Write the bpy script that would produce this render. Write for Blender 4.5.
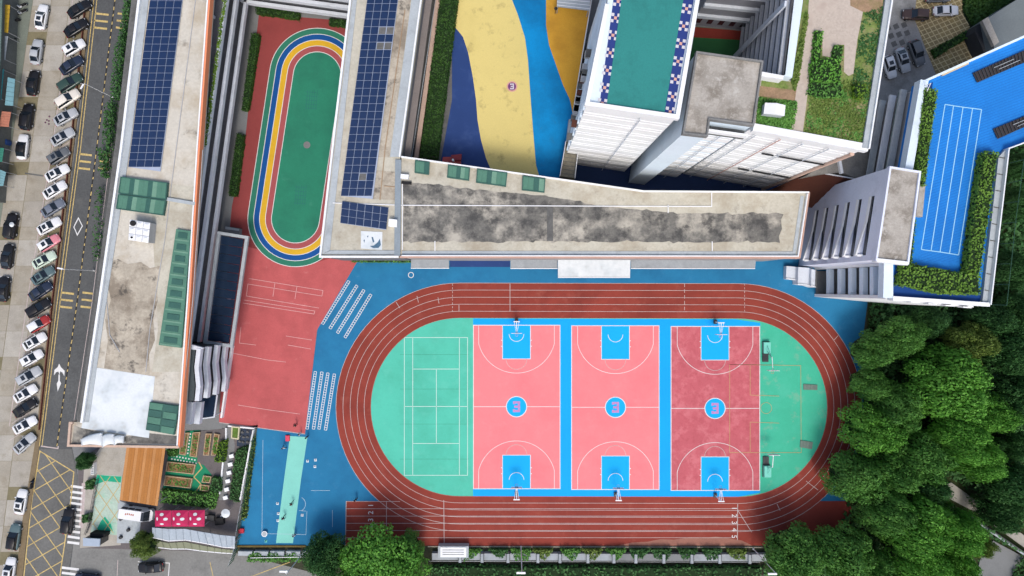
import bpy, math, random
import numpy as np
from mathutils import Vector, Matrix
sc = bpy.context.scene
for o in list(bpy.data.objects): bpy.data.objects.remove(o)
col = sc.collection
random.seed(7); rng = np.random.default_rng(7)
rad = math.radians
# ---------------------------------------------------------------- camera: a drone looking straight down
H = 117.7; FPX = 1024 * 24 / 36
cam = bpy.data.cameras.new('camera'); cam.lens = 24; cam.sensor_width = 36; cam.clip_start = .5; cam.clip_end = 1500
co = bpy.data.objects.new('camera', cam); co.location = (0, 0, H); col.objects.link(co); sc.camera = co
# ---------------------------------------------------------------- sky, sun, exposure
SUN_DIR = Vector((.05, -.62, 1.0)).normalized()
w = bpy.data.worlds.new('World'); sc.world = w; w.use_nodes = True
sky = w.node_tree.nodes.new('ShaderNodeTexSky'); sky.sky_type = 'NISHITA'; sky.sun_disc = False
sky.sun_elevation = math.asin(SUN_DIR.z); sky.sun_rotation = math.atan2(SUN_DIR.x, SUN_DIR.y)
sky.air_density = 1.0; sky.dust_density = 4.0; sky.ozone_density = 1.0
bg = w.node_tree.nodes['Background']; bg.inputs['Strength'].default_value = .15
w.node_tree.links.new(sky.outputs[0], bg.inputs['Color'])
sl = bpy.data.lights.new('sun', 'SUN'); sl.energy = 1.2; sl.angle = rad(16); sl.color = (1, .975, .935)
so = bpy.data.objects.new('sun', sl); so.rotation_euler = (-SUN_DIR).to_track_quat('-Z', 'Y').to_euler(); so.location = (0, 0, 90); col.objects.link(so)
sc.view_settings.view_transform = 'Standard'; sc.view_settings.look = 'None'; sc.view_settings.gamma = 1
sc.view_settings.exposure = 0.46
sc.render.engine = 'CYCLES'; sc.cycles.use_denoising = True; sc.cycles.max_bounces = 6

# ---------------------------------------------------------------- helpers
def P(px, py, z=0.):                       # where the ray of a pixel meets height z
    k = (H - z) / FPX
    return ((px - 512) * k, (288 - py) * k, z)
def PX(pts, z=0.): return [P(a, b, z)[:2] for a, b in pts]
def lin(c): c /= 255.; return c / 12.92 if c <= .04045 else ((c + .055) / 1.055) ** 2.4
def C(r, g, b, k=.72): return (lin(r) * k, lin(g) * k, lin(b) * k)

def M(name, c, var=.14, s=.22, fine=.10, fs=5., rough=.85, spec=.25, stain=None, stain2=None, bump=0., metal=0., island=0.):
    m = bpy.data.materials.new(name); m.use_nodes = True
    n, l = m.node_tree.nodes, m.node_tree.links
    b = n['Principled BSDF']; b.inputs['Roughness'].default_value = rough
    b.inputs['Specular IOR Level'].default_value = spec; b.inputs['Metallic'].default_value = metal
    tc = n.new('ShaderNodeTexCoord')
    def noise(sc_, det=7., ro=.62):
        t = n.new('ShaderNodeTexNoise'); t.inputs['Scale'].default_value = sc_; t.inputs['Detail'].default_value = det
        t.inputs['Roughness'].default_value = ro; l.new(tc.outputs['Object'], t.inputs['Vector']); return t.outputs['Fac']
    def rng_(f, lo, hi, a=.3, b_=.7):
        r = n.new('ShaderNodeMapRange'); l.new(f, r.inputs['Value'])
        r.inputs['From Min'].default_value = a; r.inputs['From Max'].default_value = b_
        r.inputs['To Min'].default_value = lo; r.inputs['To Max'].default_value = hi; return r.outputs['Result']
    def mul(a, b_):
        r = n.new('ShaderNodeMath'); r.operation = 'MULTIPLY'; l.new(a, r.inputs[0]); l.new(b_, r.inputs[1]); return r.outputs[0]
    f = rng_(noise(s), 1 - var, 1 + var * .8)
    fn = noise(fs, 4.)
    f = mul(f, rng_(fn, 1 - fine, 1 + fine))
    if island:
        g = n.new('ShaderNodeNewGeometry'); f = mul(f, rng_(g.outputs['Random Per Island'], 1 - island, 1 + island, 0, 1))
    sv = n.new('ShaderNodeVectorMath'); sv.operation = 'SCALE'; sv.inputs[0].default_value = c; l.new(f, sv.inputs['Scale'])
    out = sv.outputs[0]
    for st in (stain, stain2):
        if not st: continue
        sc_col, ss, lo, hi, amt = st
        fac = rng_(noise(ss, 9., .68), 0, amt, lo, hi)
        mx = n.new('ShaderNodeMix'); mx.data_type = 'RGBA'
        l.new(fac, mx.inputs['Factor']); l.new(out, mx.inputs['A']); mx.inputs['B'].default_value = (*sc_col, 1)
        out = mx.outputs['Result']
    l.new(out, b.inputs['Base Color'])
    if bump:
        bp = n.new('ShaderNodeBump'); bp.inputs['Strength'].default_value = bump; bp.inputs['Distance'].default_value = .05
        l.new(fn, bp.inputs['Height']); l.new(bp.outputs['Normal'], b.inputs['Normal'])
    return m

def leaf_mat(name, c1, c2, sheen=.25):
    m = bpy.data.materials.new(name); m.use_nodes = True
    n, l = m.node_tree.nodes, m.node_tree.links; b = n['Principled BSDF']
    g = n.new('ShaderNodeNewGeometry'); tc = n.new('ShaderNodeTexCoord')
    t = n.new('ShaderNodeTexNoise'); t.inputs['Scale'].default_value = .55; t.inputs['Detail'].default_value = 3
    l.new(tc.outputs['Object'], t.inputs['Vector'])
    a = n.new('ShaderNodeMath'); a.operation = 'MULTIPLY_ADD'; a.inputs[1].default_value = .5; l.new(g.outputs['Random Per Island'], a.inputs[0])
    r = n.new('ShaderNodeMapRange'); r.inputs['From Min'].default_value = .3; r.inputs['From Max'].default_value = .7; r.inputs['To Max'].default_value = .5
    l.new(t.outputs['Fac'], r.inputs['Value']); l.new(r.outputs['Result'], a.inputs[2])
    mx = n.new('ShaderNodeMix'); mx.data_type = 'RGBA'; mx.inputs['A'].default_value = (*c1, 1); mx.inputs['B'].default_value = (*c2, 1)
    l.new(a.outputs[0], mx.inputs['Factor']); l.new(mx.outputs['Result'], b.inputs['Base Color'])
    b.inputs['Roughness'].default_value = .6; b.inputs['Specular IOR Level'].default_value = sheen
    tr = n.new('ShaderNodeBsdfTranslucent'); l.new(mx.outputs['Result'], tr.inputs['Color'])
    ms = n.new('ShaderNodeMixShader'); ms.inputs[0].default_value = .25
    l.new(b.outputs[0], ms.inputs[1]); l.new(tr.outputs[0], ms.inputs[2]); l.new(ms.outputs[0], n['Material Output'].inputs['Surface'])
    return m

def tag(o, label=None, cat=None, group=None, kind=None):
    if label: o['label'] = label
    if cat: o['category'] = cat
    if group: o['group'] = group
    if kind: o['kind'] = kind
    return o
def thing(name, label, cat, loc=(0, 0, 0), group=None, rz=0.):
    o = bpy.data.objects.new(name, None); o.empty_display_size = .5
    o.location = loc; o.rotation_euler = (0, 0, rz); col.objects.link(o)
    return tag(o, label, cat, group)
def link_mesh(name, me, m, parent=None, loc=None, rz=0.):
    o = bpy.data.objects.new(name, me); col.objects.link(o)
    if m is not None and not me.materials: me.materials.append(m)
    if parent: o.parent = parent
    if loc: o.location = loc
    if rz: o.rotation_euler = (0, 0, rz)
    return o
def own_mat(o, m):                          # material on the object, so copies can share mesh data
    o.material_slots[0].link = 'OBJECT'; o.material_slots[0].material = m; return o
def copy_tree(o, parent=None):
    c = o.copy(); col.objects.link(c); c.parent = parent
    for ch in o.children: copy_tree(ch, c)
    return c
def area2(p): return sum(p[i - 1][0] * p[i][1] - p[i][0] * p[i - 1][1] for i in range(len(p)))
def base_of(parent):
    v = Vector((0, 0, 0))
    while parent: v += parent.location; parent = parent.parent
    return v

class MB:
    def __init__(s): s.v = []; s.f = []
    def add(s, vs, fs):
        n = len(s.v); s.v += [tuple(p) for p in vs]; s.f += [tuple(i + n for i in f) for f in fs]; return s
    def sheet(s, pts, z):
        pts = [p[:2] for p in pts]
        if area2(pts) < 0: pts = pts[::-1]
        return s.add([(x, y, z) for x, y in pts], [tuple(range(len(pts)))])
    def prism(s, pts, z0, z1):
        pts = [p[:2] for p in pts]
        if area2(pts) < 0: pts = pts[::-1]
        n = len(pts)
        return s.add([(x, y, z0) for x, y in pts] + [(x, y, z1) for x, y in pts],
                     [tuple(range(n, 2 * n)), tuple(range(n - 1, -1, -1))] + [(i, (i + 1) % n, n + (i + 1) % n, n + i) for i in range(n)])
    def box(s, c, d, rz=0.):
        x, y, z = c; a, b, h = d[0] / 2, d[1] / 2, d[2] / 2; cs, sn = math.cos(rz), math.sin(rz)
        q = [(x + u * cs - v * sn, y + u * sn + v * cs) for u, v in ((-a, -b), (a, -b), (a, b), (-a, b))]
        return s.prism(q, z - h, z + h)
    def frustum(s, lo, z0, hi, z1):
        if area2(lo) < 0: lo = lo[::-1]
        if area2(hi) < 0: hi = hi[::-1]
        n = len(lo)
        return s.add([(x, y, z0) for x, y in lo] + [(x, y, z1) for x, y in hi],
                     [tuple(range(n, 2 * n)), tuple(range(n - 1, -1, -1))] + [(i, (i + 1) % n, n + (i + 1) % n, n + i) for i in range(n)])
    def wall(s, pts, t, z0, z1, closed=False):          # a wall of thickness t along a plan polyline
        pts = [Vector(p[:2]) for p in pts]
        n = len(pts); L = []; Rr = []
        for i in range(n):
            a = pts[i - 1] if (i or closed) else None; b = pts[(i + 1) % n] if (i < n - 1 or closed) else None
            d = ((pts[i] - a).normalized() if a is not None else Vector((0, 0))) + ((b - pts[i]).normalized() if b is not None else Vector((0, 0)))
            d.normalize(); nr = Vector((-d.y, d.x))
            ref = (b - pts[i]).normalized() if b is not None else (pts[i] - a).normalized()
            k = max(.35, abs(Vector((-ref.y, ref.x)).dot(nr)))
            L.append(pts[i] + nr * t / 2 / k); Rr.append(pts[i] - nr * t / 2 / k)
        for i in range(n if closed else n - 1):
            j = (i + 1) % n
            q = [Rr[i], Rr[j], L[j], L[i]]
            if z1 is None: s.sheet([tuple(p) for p in q], z0)
            else: s.prism([tuple(p) for p in q], z0, z1)
        return s
    def line(s, pts, w_, z, closed=False): return s.wall(pts, w_, z, None, closed)
    def dash(s, a, b, w_, z, on, off):
        a, b = Vector(a[:2]), Vector(b[:2]); L = (b - a).length; d = (b - a) / L; t = 0
        while t < L:
            s.line([a + d * t, a + d * min(L, t + on)], w_, z); t += on + off
        return s
    def disc(s, c, r, z, n=40): return s.sheet([(c[0] + r * math.cos(k * 2 * math.pi / n), c[1] + r * math.sin(k * 2 * math.pi / n)) for k in range(n)], z)
    def arc(s, c, r, a0, a1, w_, z, n=36):
        return s.line([(c[0] + r * math.cos(rad(a0 + (a1 - a0) * k / n)), c[1] + r * math.sin(rad(a0 + (a1 - a0) * k / n))) for k in range(n + 1)], w_, z)
    def tube(s, a, b, r0, r1=None, n=8):
        a, b = Vector(a), Vector(b); r1 = r0 if r1 is None else r1; d = (b - a).normalized()
        u = d.orthogonal().normalized(); v = d.cross(u); vs = []
        for p, r in ((a, r0), (b, r1)):
            vs += [p + (u * math.cos(k * 2 * math.pi / n) + v * math.sin(k * 2 * math.pi / n)) * r for k in range(n)]
        return s.add(vs, [(k, (k + 1) % n, n + (k + 1) % n, n + k) for k in range(n)] + [tuple(range(n - 1, -1, -1)), tuple(range(n, 2 * n))])
    def build(s, name, m, parent=None, local=False, smooth=False):
        me = bpy.data.meshes.new(name)
        vs = s.v
        if parent is not None and not local:
            b = base_of(parent); vs = [(x - b.x, y - b.y, z - b.z) for x, y, z in s.v]
        me.from_pydata(vs, [], s.f); me.update()
        if smooth: me.polygons.foreach_set('use_smooth', [True] * len(me.polygons))
        return link_mesh(name, me, m, parent)
def structure(name, mb, m, parent=None):
    o = mb.build(name, m, parent)
    return o if parent else tag(o, kind='structure')
def lerp(a, b, t): return tuple(x + (y - x) * t for x, y in zip(a, b))
def shift(pts, dx, dy=0): return [(p[0] + dx, p[1] + dy) for p in pts]
def bil(q, u, v): return lerp(lerp(q[0], q[1], u), lerp(q[3], q[2], u), v)

def leaves(name, pos, nrm, size, m, parent=None, aspect=1.5):
    n = len(pos); nrm = nrm / (np.linalg.norm(nrm, axis=1, keepdims=True) + 1e-9)
    h = rng.normal(size=(n, 3)); u = np.cross(nrm, h); u /= np.linalg.norm(u, axis=1, keepdims=True) + 1e-9
    v = np.cross(nrm, u); sz = size[:, None]
    vs = np.empty((n, 4, 3)); vs[:, 0] = pos - u * sz * aspect / 2; vs[:, 1] = pos - v * sz / 2 + nrm * sz * .12
    vs[:, 2] = pos + u * sz * aspect / 2; vs[:, 3] = pos + v * sz / 2 + nrm * sz * .12
    me = bpy.data.meshes.new(name); me.vertices.add(4 * n); me.loops.add(4 * n); me.polygons.add(n)
    me.vertices.foreach_set('co', vs.astype(np.float32).ravel()); me.loops.foreach_set('vertex_index', np.arange(4 * n, dtype=np.int32))
    me.polygons.foreach_set('loop_start', np.arange(0, 4 * n, 4, dtype=np.int32)); me.polygons.foreach_set('loop_total', np.full(n, 4, dtype=np.int32))
    me.update(calc_edges=True); me.validate()
    me.materials.append(m)
    return me

# ---------------------------------------------------------------- materials
asphalt = M('asphalt', C(98, 100, 100), .2, .15, .16, 3, .9, stain=(C(62, 62, 62), .3, .52, .7, .5), stain2=(C(118, 118, 114), .22, .56, .72, .5), bump=.2)
asphalt2 = M('asphalt_old', C(142, 142, 138), .15, .1, .12, 3, .9, stain=(C(88, 88, 86), .2, .5, .7, .6), bump=.2)
concrete = M('concrete_lane', C(178, 172, 160), .14, .3, .1, 5, .9, stain=(C(140, 132, 112), .4, .5, .75, .7), bump=.2)
conc_a = M('concrete_slab_light', C(186, 181, 170), .12, .4, .1, 5, .9, stain=(C(146, 138, 118), .5, .52, .78, .7), bump=.2)
conc_b = M('concrete_slab_warm', C(174, 167, 152), .14, .3, .1, 5, .9, stain=(C(140, 128, 106), .5, .5, .75, .7), bump=.2)
conc_c = M('concrete_slab_mossy', C(138, 130, 102), .15, .5, .12, 5, .9, stain=(C(112, 108, 82), .6, .5, .7, .8), bump=.2)
paving = M('grey_paving', C(138, 140, 140), .12, .3, .1, 6, .9, stain=(C(105, 108, 106), .3, .5, .75, .6))
pave_green = M('mossy_paving', C(132, 140, 128), .14, .4, .14, 5, .9, stain=(C(105, 108, 98), .4, .5, .7, .7))
soil = M('soil', C(70, 72, 56), .3, .3, .25, 3, 1., bump=.4)
blue_pave = M('blue_rubber_paving', C(42, 130, 176), .12, .12, .05, 6, .85, stain=(C(28, 100, 148), .14, .46, .72, .65), stain2=(C(96, 156, 194), .4, .58, .76, .35))
red_pave = M('red_rubber_paving', C(204, 102, 102), .12, .12, .08, 5, .88, stain=(C(176, 86, 86), .25, .46, .72, .7), stain2=(C(226, 156, 152), .6, .60, .80, .45))
red_dark = M('weathered_red_paving', C(158, 74, 72), .10, .12, .06, 6, .88, stain=(C(136, 64, 62), .25, .5, .75, .5))
track_red = M('track_rubber', C(154, 68, 56), .15, .10, .06, 8, .9, stain=(C(122, 52, 45), .12, .48, .72, .7), stain2=(C(178, 104, 90), .3, .55, .74, .45))
sandy = M('sandy_dust', C(170, 118, 102), .12, .4, .1, 5, .95)
infield = M('mint_court_paint', C(92, 207, 180), .07, .12, .04, 6, .8, stain=(C(80, 184, 156), .16, .45, .7, .7), stain2=(C(120, 216, 194), .4, .55, .72, .4))
infield2 = M('green_court_paint', C(72, 196, 160), .08, .15, .05, 6, .8, stain=(C(100, 208, 180), .25, .5, .75, .5), stain2=(C(168, 186, 162), .4, .56, .72, .5))
pink = M('pink_court_paint', C(255, 140, 144, .76), .04, .12, .03, 6, .75, stain=(C(236, 118, 126), .12, .44, .7, .6), stain2=(C(255, 160, 160, .74), .35, .54, .74, .4))
rose = M('worn_rose_court_paint', C(208, 105, 114), .08, .2, .06, 6, .8, stain=(C(226, 134, 140), .4, .48, .62, .6), stain2=(C(190, 90, 98), .9, .5, .62, .6))
cyan = M('bright_blue_court_paint', C(0, 172, 255, .76), .05, .15, .03, 6, .75)
cyan2 = M('sky_blue_court_paint', C(0, 180, 250, .76), .04, .2, .03, 6, .75)
white_line = M('white_line_paint', C(240, 240, 238), .08, .8, .05, 9, .8)
worn_line = M('worn_white_paint', C(205, 190, 186), .15, .8, .15, 5, .85)
faint_line = M('faded_white_paint', C(234, 180, 178), .15, .8, .15, 5, .85)
yellow_line = M('yellow_road_paint', C(216, 190, 124), .2, .6, .25, 3, .85, stain=(C(120, 116, 100), 1.2, .55, .7, .6))
pale_yellow = M('pale_yellow_court_line', C(205, 180, 120), .12, .6, .12, 5, .85)
tr_green = M('small_track_green', C(52, 132, 108), .08, .3, .05, 6, .8)
tr_blue = M('small_track_blue', C(20, 88, 160), .08, .3, .05, 6, .8)
tr_yellow = M('small_track_yellow', C(234, 186, 50), .08, .3, .05, 6, .8)
tr_rose = M('small_track_rose', C(180, 92, 94), .08, .3, .05, 6, .8)
in_green = M('small_infield_green', C(48, 142, 112), .08, .2, .05, 6, .82, stain=(C(40, 116, 96), .16, .45, .7, .7), stain2=(C(84, 160, 136), .5, .6, .76, .4))
roof_beige = M('beige_roof_screed', C(208, 203, 186), .10, .15, .10, 3, .92, stain=(C(172, 160, 138), .22, .46, .68, .75), stain2=(C(118, 112, 102), .55, .57, .74, .6))
roof_pale = M('pale_roof_screed', C(218, 212, 198), .09, .15, .09, 3, .92, stain=(C(186, 170, 144), .2, .46, .68, .75), stain2=(C(112, 104, 94), .45, .58, .72, .65))
roof_black = M('mouldy_black_roofing', C(128, 126, 120), .18, .5, .18, 3, .92, stain=(C(198, 192, 178), .2, .46, .62, .95), stain2=(C(70, 70, 70), .5, .45, .62, .85))
roof_brown = M('scuffed_grey_roofing', C(196, 186, 168), .16, .3, .16, 3, .92, stain=(C(140, 128, 112), .22, .47, .60, .85), stain2=(C(80, 76, 72), .4, .56, .64, .8))
roof_white = M('white_waterproof_coat', C(236, 242, 244), .06, .3, .06, 4, .75, stain=(C(186, 200, 206), .25, .47, .66, .7), stain2=(C(206, 200, 190), .5, .56, .72, .5))
roof_conc = M('mottled_concrete_roof', C(186, 180, 170), .12, .5, .12, 4, .92, stain=(C(134, 126, 114), .45, .48, .60, .85), stain2=(C(216, 212, 204), .9, .54, .66, .7))
coping = M('grey_coping', C(188, 196, 200), .08, .3, .08, 3, .85, stain=(C(140, 146, 148), .5, .52, .75, .6))
gutter = M('dark_gutter_concrete', C(112, 112, 110), .15, .4, .15, 3, .92, stain=(C(70, 70, 68), .5, .5, .7, .6))
orange = M('orange_facade_tile', C(240, 150, 108, .85), .06, .4, .05, 5, .8)
ledge_grey = M('grey_painted_ledge', C(206, 212, 220, .92), .07, .3, .06, 4, .8, stain=(C(140, 146, 152), .5, .54, .78, .5))
dark_wall = M('mid_grey_wall', C(120, 122, 128), .1, .3, .08, 4, .85)  # even mid-grey wall paint
white_wall = M('white_wall_paint', C(240, 242, 243, .82), .06, .2, .05, 4, .8, stain=(C(212, 208, 202, .8), .25, .56, .8, .4))
cool_wall = M('cool_white_wall_paint', C(214, 228, 238, .9), .05, .2, .04, 4, .8, stain=(C(170, 182, 190), .3, .55, .8, .4))
lav_wall = M('lavender_grey_wall', C(216, 221, 236, .95), .05, .2, .05, 4, .8, stain=(C(152, 158, 172), .3, .55, .8, .4))
glass = M('dark_glass', (.012, .018, .026), .1, .5, .05, 5, .08, .6)
navy_glass = M('navy_glass', (.012, .024, .048), .15, .5, .05, 5, .12, .5)
white_metal = M('white_metal', (.72, .73, .74), .05, 1, .03, 8, .45, .4)
grey_metal = M('grey_metal', (.35, .36, .37), .08, 1, .05, 8, .45, .4)
dark_metal = M('dark_metal', (.03, .032, .035), .1, 1, .05, 8, .5, .4)
black = M('black_rubber', (.015, .015, .016), .1, 1, .05, 8, .8)
panel_blue = M('solar_cell', C(27, 50, 88), .12, .5, .06, 6, .25, .5, island=.08)
cover_green = M('green_cover_panel', C(88, 136, 116), .12, .6, .08, 5, .6)
cover_green2 = M('dark_green_cover_panel', C(60, 104, 94), .12, .6, .08, 5, .5)
cover_green3 = M('pale_green_cover_panel', C(116, 158, 136), .12, .6, .08, 5, .6)
navy_paint = M('navy_playground_paint', C(44, 72, 130), .10, .15, .05, 5, .8, stain=(C(84, 108, 156), .3, .52, .72, .5))
sand_paint = M('sand_yellow_playground_paint', C(238, 218, 138), .05, .2, .05, 5, .82, stain=(C(205, 186, 112), .2, .52, .78, .5), stain2=(C(146, 128, 82), .45, .55, .70, .55))
azure_paint = M('azure_playground_paint', C(0, 150, 218), .08, .12, .07, 5, .8, stain=(C(0, 114, 172), .10, .43, .62, .8), stain2=(C(60, 120, 150), .7, .58, .72, .4))
amber_paint = M('amber_playground_paint', C(236, 178, 62), .08, .2, .07, 5, .8, stain=(C(198, 142, 46), .2, .46, .66, .7))
teal_roof = M('teal_roof_paint', C(54, 144, 138), .08, .15, .07, 5, .8, stain=(C(40, 112, 108), .3, .5, .72, .7))
navy_tile = M('navy_roof_tile', C(46, 66, 136), .08, .8, .08, 6, .7)
tile_pink = M('pink_tile', C(232, 176, 160), .06, .8, .05, 6, .7)
tile_white = M('white_tile', C(225, 222, 226), .06, .8, .05, 6, .7)
pool_blue = M('blue_roof_tile', C(32, 138, 228), .09, .2, .10, 4, .65, stain=(C(20, 112, 196), .15, .46, .68, .6))
pool_dark = M('deep_blue_gutter', C(18, 74, 150), .08, .3, .06, 5, .7)
brown_slat = M('brown_slat', C(98, 58, 46), .12, .5, .1, 5, .8)
wood = M('orange_timber_deck', C(190, 128, 66), .12, .4, .1, 5, .75, stain=(C(160, 104, 52), .4, .5, .75, .6))
magenta = M('magenta_canvas', C(196, 38, 92), .08, .5, .05, 5, .7)
leaf_br = leaf_mat('bright_leaf', (.050, .185, .022), (.190, .455, .066))
leaf_md = leaf_mat('mid_leaf', (.042, .145, .026), (.165, .375, .074))
leaf_dk = leaf_mat('dark_leaf', (.022, .080, .022), (.085, .215, .060))
leaf_yl = leaf_mat('yellow_green_leaf', (.055, .120, .018), (.230, .310, .070))
leaf_hedge = leaf_mat('hedge_leaf', (.016, .058, .010), (.060, .140, .024))
leaf_lime = leaf_mat('lime_leaf', (.05, .13, .01), (.20, .34, .03))
leaf_core = M('leaf_shade_core', (.012, .030, .008), .3, .8, .3, 4, .95)  # near-black green: shade behind the outer leaves put into the colour
bark = M('bark', (.09, .06, .04), .25, 1.5, .2, 9, .95, bump=.5)

# ================================================================ SETTING: ground, road, courts
structure('ground', MB().sheet([(-400, -400), (400, -400), (400, 400), (-400, 400)], -.05), paving)

# --- parking lane on the far west, of concrete slabs
park = structure('parking_lot', MB().sheet(PX([(10, -30), (92, -30), (88, 0), (38, 445), (10, 600), (-60, 600), (-60, -30)]), .0), conc_c)
def xl(y): return 33 - .147 * y           # street-side line of the lane (left edge of the slabs)
def xr(y): return 88.5 - .1155 * y        # kerb of the median
slab_mats = (conc_a, conc_b, concrete)
yy = -20.; k = 0
while yy < 576:
    h = (52., 13.)[k % 2]
    m_ = conc_c if k % 2 else slab_mats[k % 3]
    for j in range(3):
        if k % 2 == 0:
            for q in range(2):
                a, b = yy + h * q / 2 + .12, yy + h * (q + 1) / 2 - .12
                u0, u1 = j / 3 + .004, (j + 1) / 3 - .004
                pts = [(xl(a) + (xr(a) - xl(a)) * u0, a), (xl(a) + (xr(a) - xl(a)) * u1, a), (xl(b) + (xr(b) - xl(b)) * u1, b), (xl(b) + (xr(b) - xl(b)) * u0, b)]
                MB().prism(PX(pts), -.03, .012 + .003 * ((j + q + k) % 3)).build('slab', slab_mats[(j + q + k) % 3], park)
        else:
            a, b = yy + .12, yy + h - .12; u0, u1 = j / 3 + .004, (j + 1) / 3 - .004
            pts = [(xl(a) + (xr(a) - xl(a)) * u0, a), (xl(a) + (xr(a) - xl(a)) * u1, a), (xl(b) + (xr(b) - xl(b)) * u1, b), (xl(b) + (xr(b) - xl(b)) * u0, b)]
            MB().prism(PX(pts), -.03, .01).build('slab', (conc_c, conc_b, conc_c)[j], park)
    yy += h; k += 1
mb = MB().line(PX([(73.5, -5), (52, 150), (27.5, 300), (9.5, 426)]), .13, .024)
mb.build('bay_end_line', worn_line, park)
for i in range(26):
    y = 2 + i * 16.9; x = 73 - .1495 * y
    MB().line(PX([(x, y + 16), (x + 17, y + 5)]), .12, .026).build('bay_line', worn_line, park)
structure('pavement', MB().sheet(PX([(-60, -30), (37, -30), (33, 0), (5, 190), (-10, 300), (-60, 300)]), .035), pave_green)

# --- road
road_w = [(94, -30), (91, 0), (80, 110), (73, 165), (56, 300), (39, 447), (27, 530), (18, 620)]
road = structure('road', MB().sheet(PX(road_w + [(64, 620), (74, 540), (72, 447), (96, 300), (112, 165), (134, 0), (139, -30)]), .03), asphalt)
side = structure('side_road', MB().sheet(PX([(74, 540), (100, 545), (330, 553), (420, 560), (440, 620), (60, 620)]), .025), asphalt2)
med = structure('median_kerb', MB().prism(PX([(88.5, -30), (95, -30), (91.5, 0), (56, 300), (39.5, 447), (28, 530), (18, 620), (11, 620), (23, 520), (36, 440), (50, 310), (69, 155), (85, 0)]), -.04, .14), M('brown_kerb_soil', C(138, 122, 96), .15, .5, .15, 4, .95, stain=(C(104, 92, 72), .5, .5, .7, .7)))
MB().wall(PX([(88, -30), (85.4, 0), (69.3, 155), (52, 300), (38.5, 430)], .5), .10, .14, .55).build('red_rail', M('red_brown_rail', C(112, 66, 58), .15, 1, .1, 6, .6), med)
def rp(y, t):          # point across the road at image height y: t=0 yellow edge, 1 wall side
    xa = np.interp(y, [0, 150, 300, 447], [97, 80.5, 60.5, 42]); xb = np.interp(y, [0, 150, 300, 447], [131, 111, 92.5, 70])
    return (xa + (xb - xa) * t, y)
for t, w_ in ((.0, .14), (-.075, .14)):
    MB().line(PX([rp(y, t) for y in (-20, 0, 75, 150, 225, 300, 375, 446)]), w_, .036 if t == 0 else .15).build('edge_line', yellow_line, road)
MB().line(PX([rp(y, .53) for y in (-20, 0, 75, 150, 225, 300, 375, 446)]), .26, .036).build('centre_line_base', M('dark_joint', C(58, 56, 54), .1, 1, .1, 6, .9), road)
mb = MB()
for i in range(62):
    y = -8 + i * 7.4
    mb.line(PX([rp(y, .53 + .008 * (i % 2)), rp(y + random.uniform(2, 4.2), .53)]), .15, .042)
mb.build('centre_dash', yellow_line, road)
MB().line(PX([rp(y, 1.0) for y in (140, 225, 300, 375, 446)]), .1, .036).build('edge_line', worn_line, road)
for ys in ((13.5, 20.5, 27.5), (154, 161, 168), (292.5, 299.5, 306.5)):
    for y in ys:
        for t0, t1 in ((.0, .40), (.66, 1.0)):
            MB().line(PX([rp(y, t0), rp(y + (t1 - t0) * 3.5, t1)]), .34, .036).build('hump_bar', yellow_line, road)
MB().line(PX([(78.5, 218), (82.5, 226), (77.5, 235), (74, 227)]), .16, .036, closed=True).build('diamond_marking', white_line, road)
MB().line(PX([(41, 446), (58, 448.5), (58.4, 446)]), .2, .037).build('stop_line', worn_line, road)
mb = MB()
mb.sheet(PX([(57.4, 393), (56.4, 384), (58.2, 381), (58.6, 374), (60.2, 374), (60, 381), (61.6, 384)]), .037)
mb.sheet(PX([(59.2, 362), (61.5, 366), (66, 370), (65.5, 376), (63.4, 372), (60.5, 370.5), (59.7, 375), (58.5, 370.8), (55.6, 371.5), (53, 375), (53.4, 369), (57.5, 366)]), .037)
ac = P(59.5, 378); mb.v = [(ac[0] + (x - ac[0]) * .82, ac[1] + (y - ac[1]) * .9, z) for x, y, z in mb.v]
mb.build('turn_arrow', white_line, road)
# hatched junction box
jb = [(40, 451), (74, 472), (70.5, 505), (60, 576), (56, 600), (20, 600), (24, 576), (32, 500)]
MB().line(PX(jb), .18, .037, closed=True).build('junction_box_line', yellow_line, road)
def inside(p, poly):
    r = False
    for i in range(len(poly)):
        a, b = poly[i - 1], poly[i]
        if (a[1] > p[1]) != (b[1] > p[1]) and p[0] < (b[0] - a[0]) * (p[1] - a[1]) / (b[1] - a[1]) + a[0]: r = not r
    return r
def hatch(poly, ang, step, w_, z, mb):
    d = Vector((math.cos(ang), math.sin(ang))); nr = Vector((-d.y, d.x)); c = Vector((sum(p[0] for p in poly) / len(poly), sum(p[1] for p in poly) / len(poly)))
    for i in range(-40, 41):
        run = None
        for t in np.arange(-120, 120, .5):
            p = c + nr * step * i + d * t; ins = inside((p.x, p.y), poly)
            if ins and run is None: run = p
            if not ins and run is not None:
                if (p - run).length > 1.5: mb.line(PX([tuple(run), tuple(p)]), w_, z)
                run = None
    return mb
structure('junction', MB().sheet(PX([(39, 449), (72, 449), (78, 478), (74, 540), (60, 620), (20, 620), (31, 500)]), .0335), M('pale_junction_asphalt', C(118, 118, 115), .18, .15, .14, 3, .9, stain=(C(88, 88, 86), .25, .52, .72, .6), bump=.2), road)
MB_ = hatch(jb, rad(-30), 15, .15, .038, MB()); MB_.build('junction_hatch', yellow_line, road)
MB_ = hatch(jb, rad(55), 15, .15, .040, MB()); MB_.build('junction_hatch', yellow_line, road)
for i in range(11):
    y = 486 + i * 5.6; x = 71 - (i * .35)
    MB().line(PX([(x, y), (x + 12, y + 1.6)]), .42, .036).build('crosswalk_bar', white_line, road)
for i in range(3):
    MB().line(PX([(62, 567.5 + i * 5.2), (79, 569.5 + i * 5.2)]), .42, .036).build('crosswalk_bar', white_line, side)
MB().line(PX([(84, 483), (81, 528)]), .7, .035).build('crosswalk_edge', worn_line, road)
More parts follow.
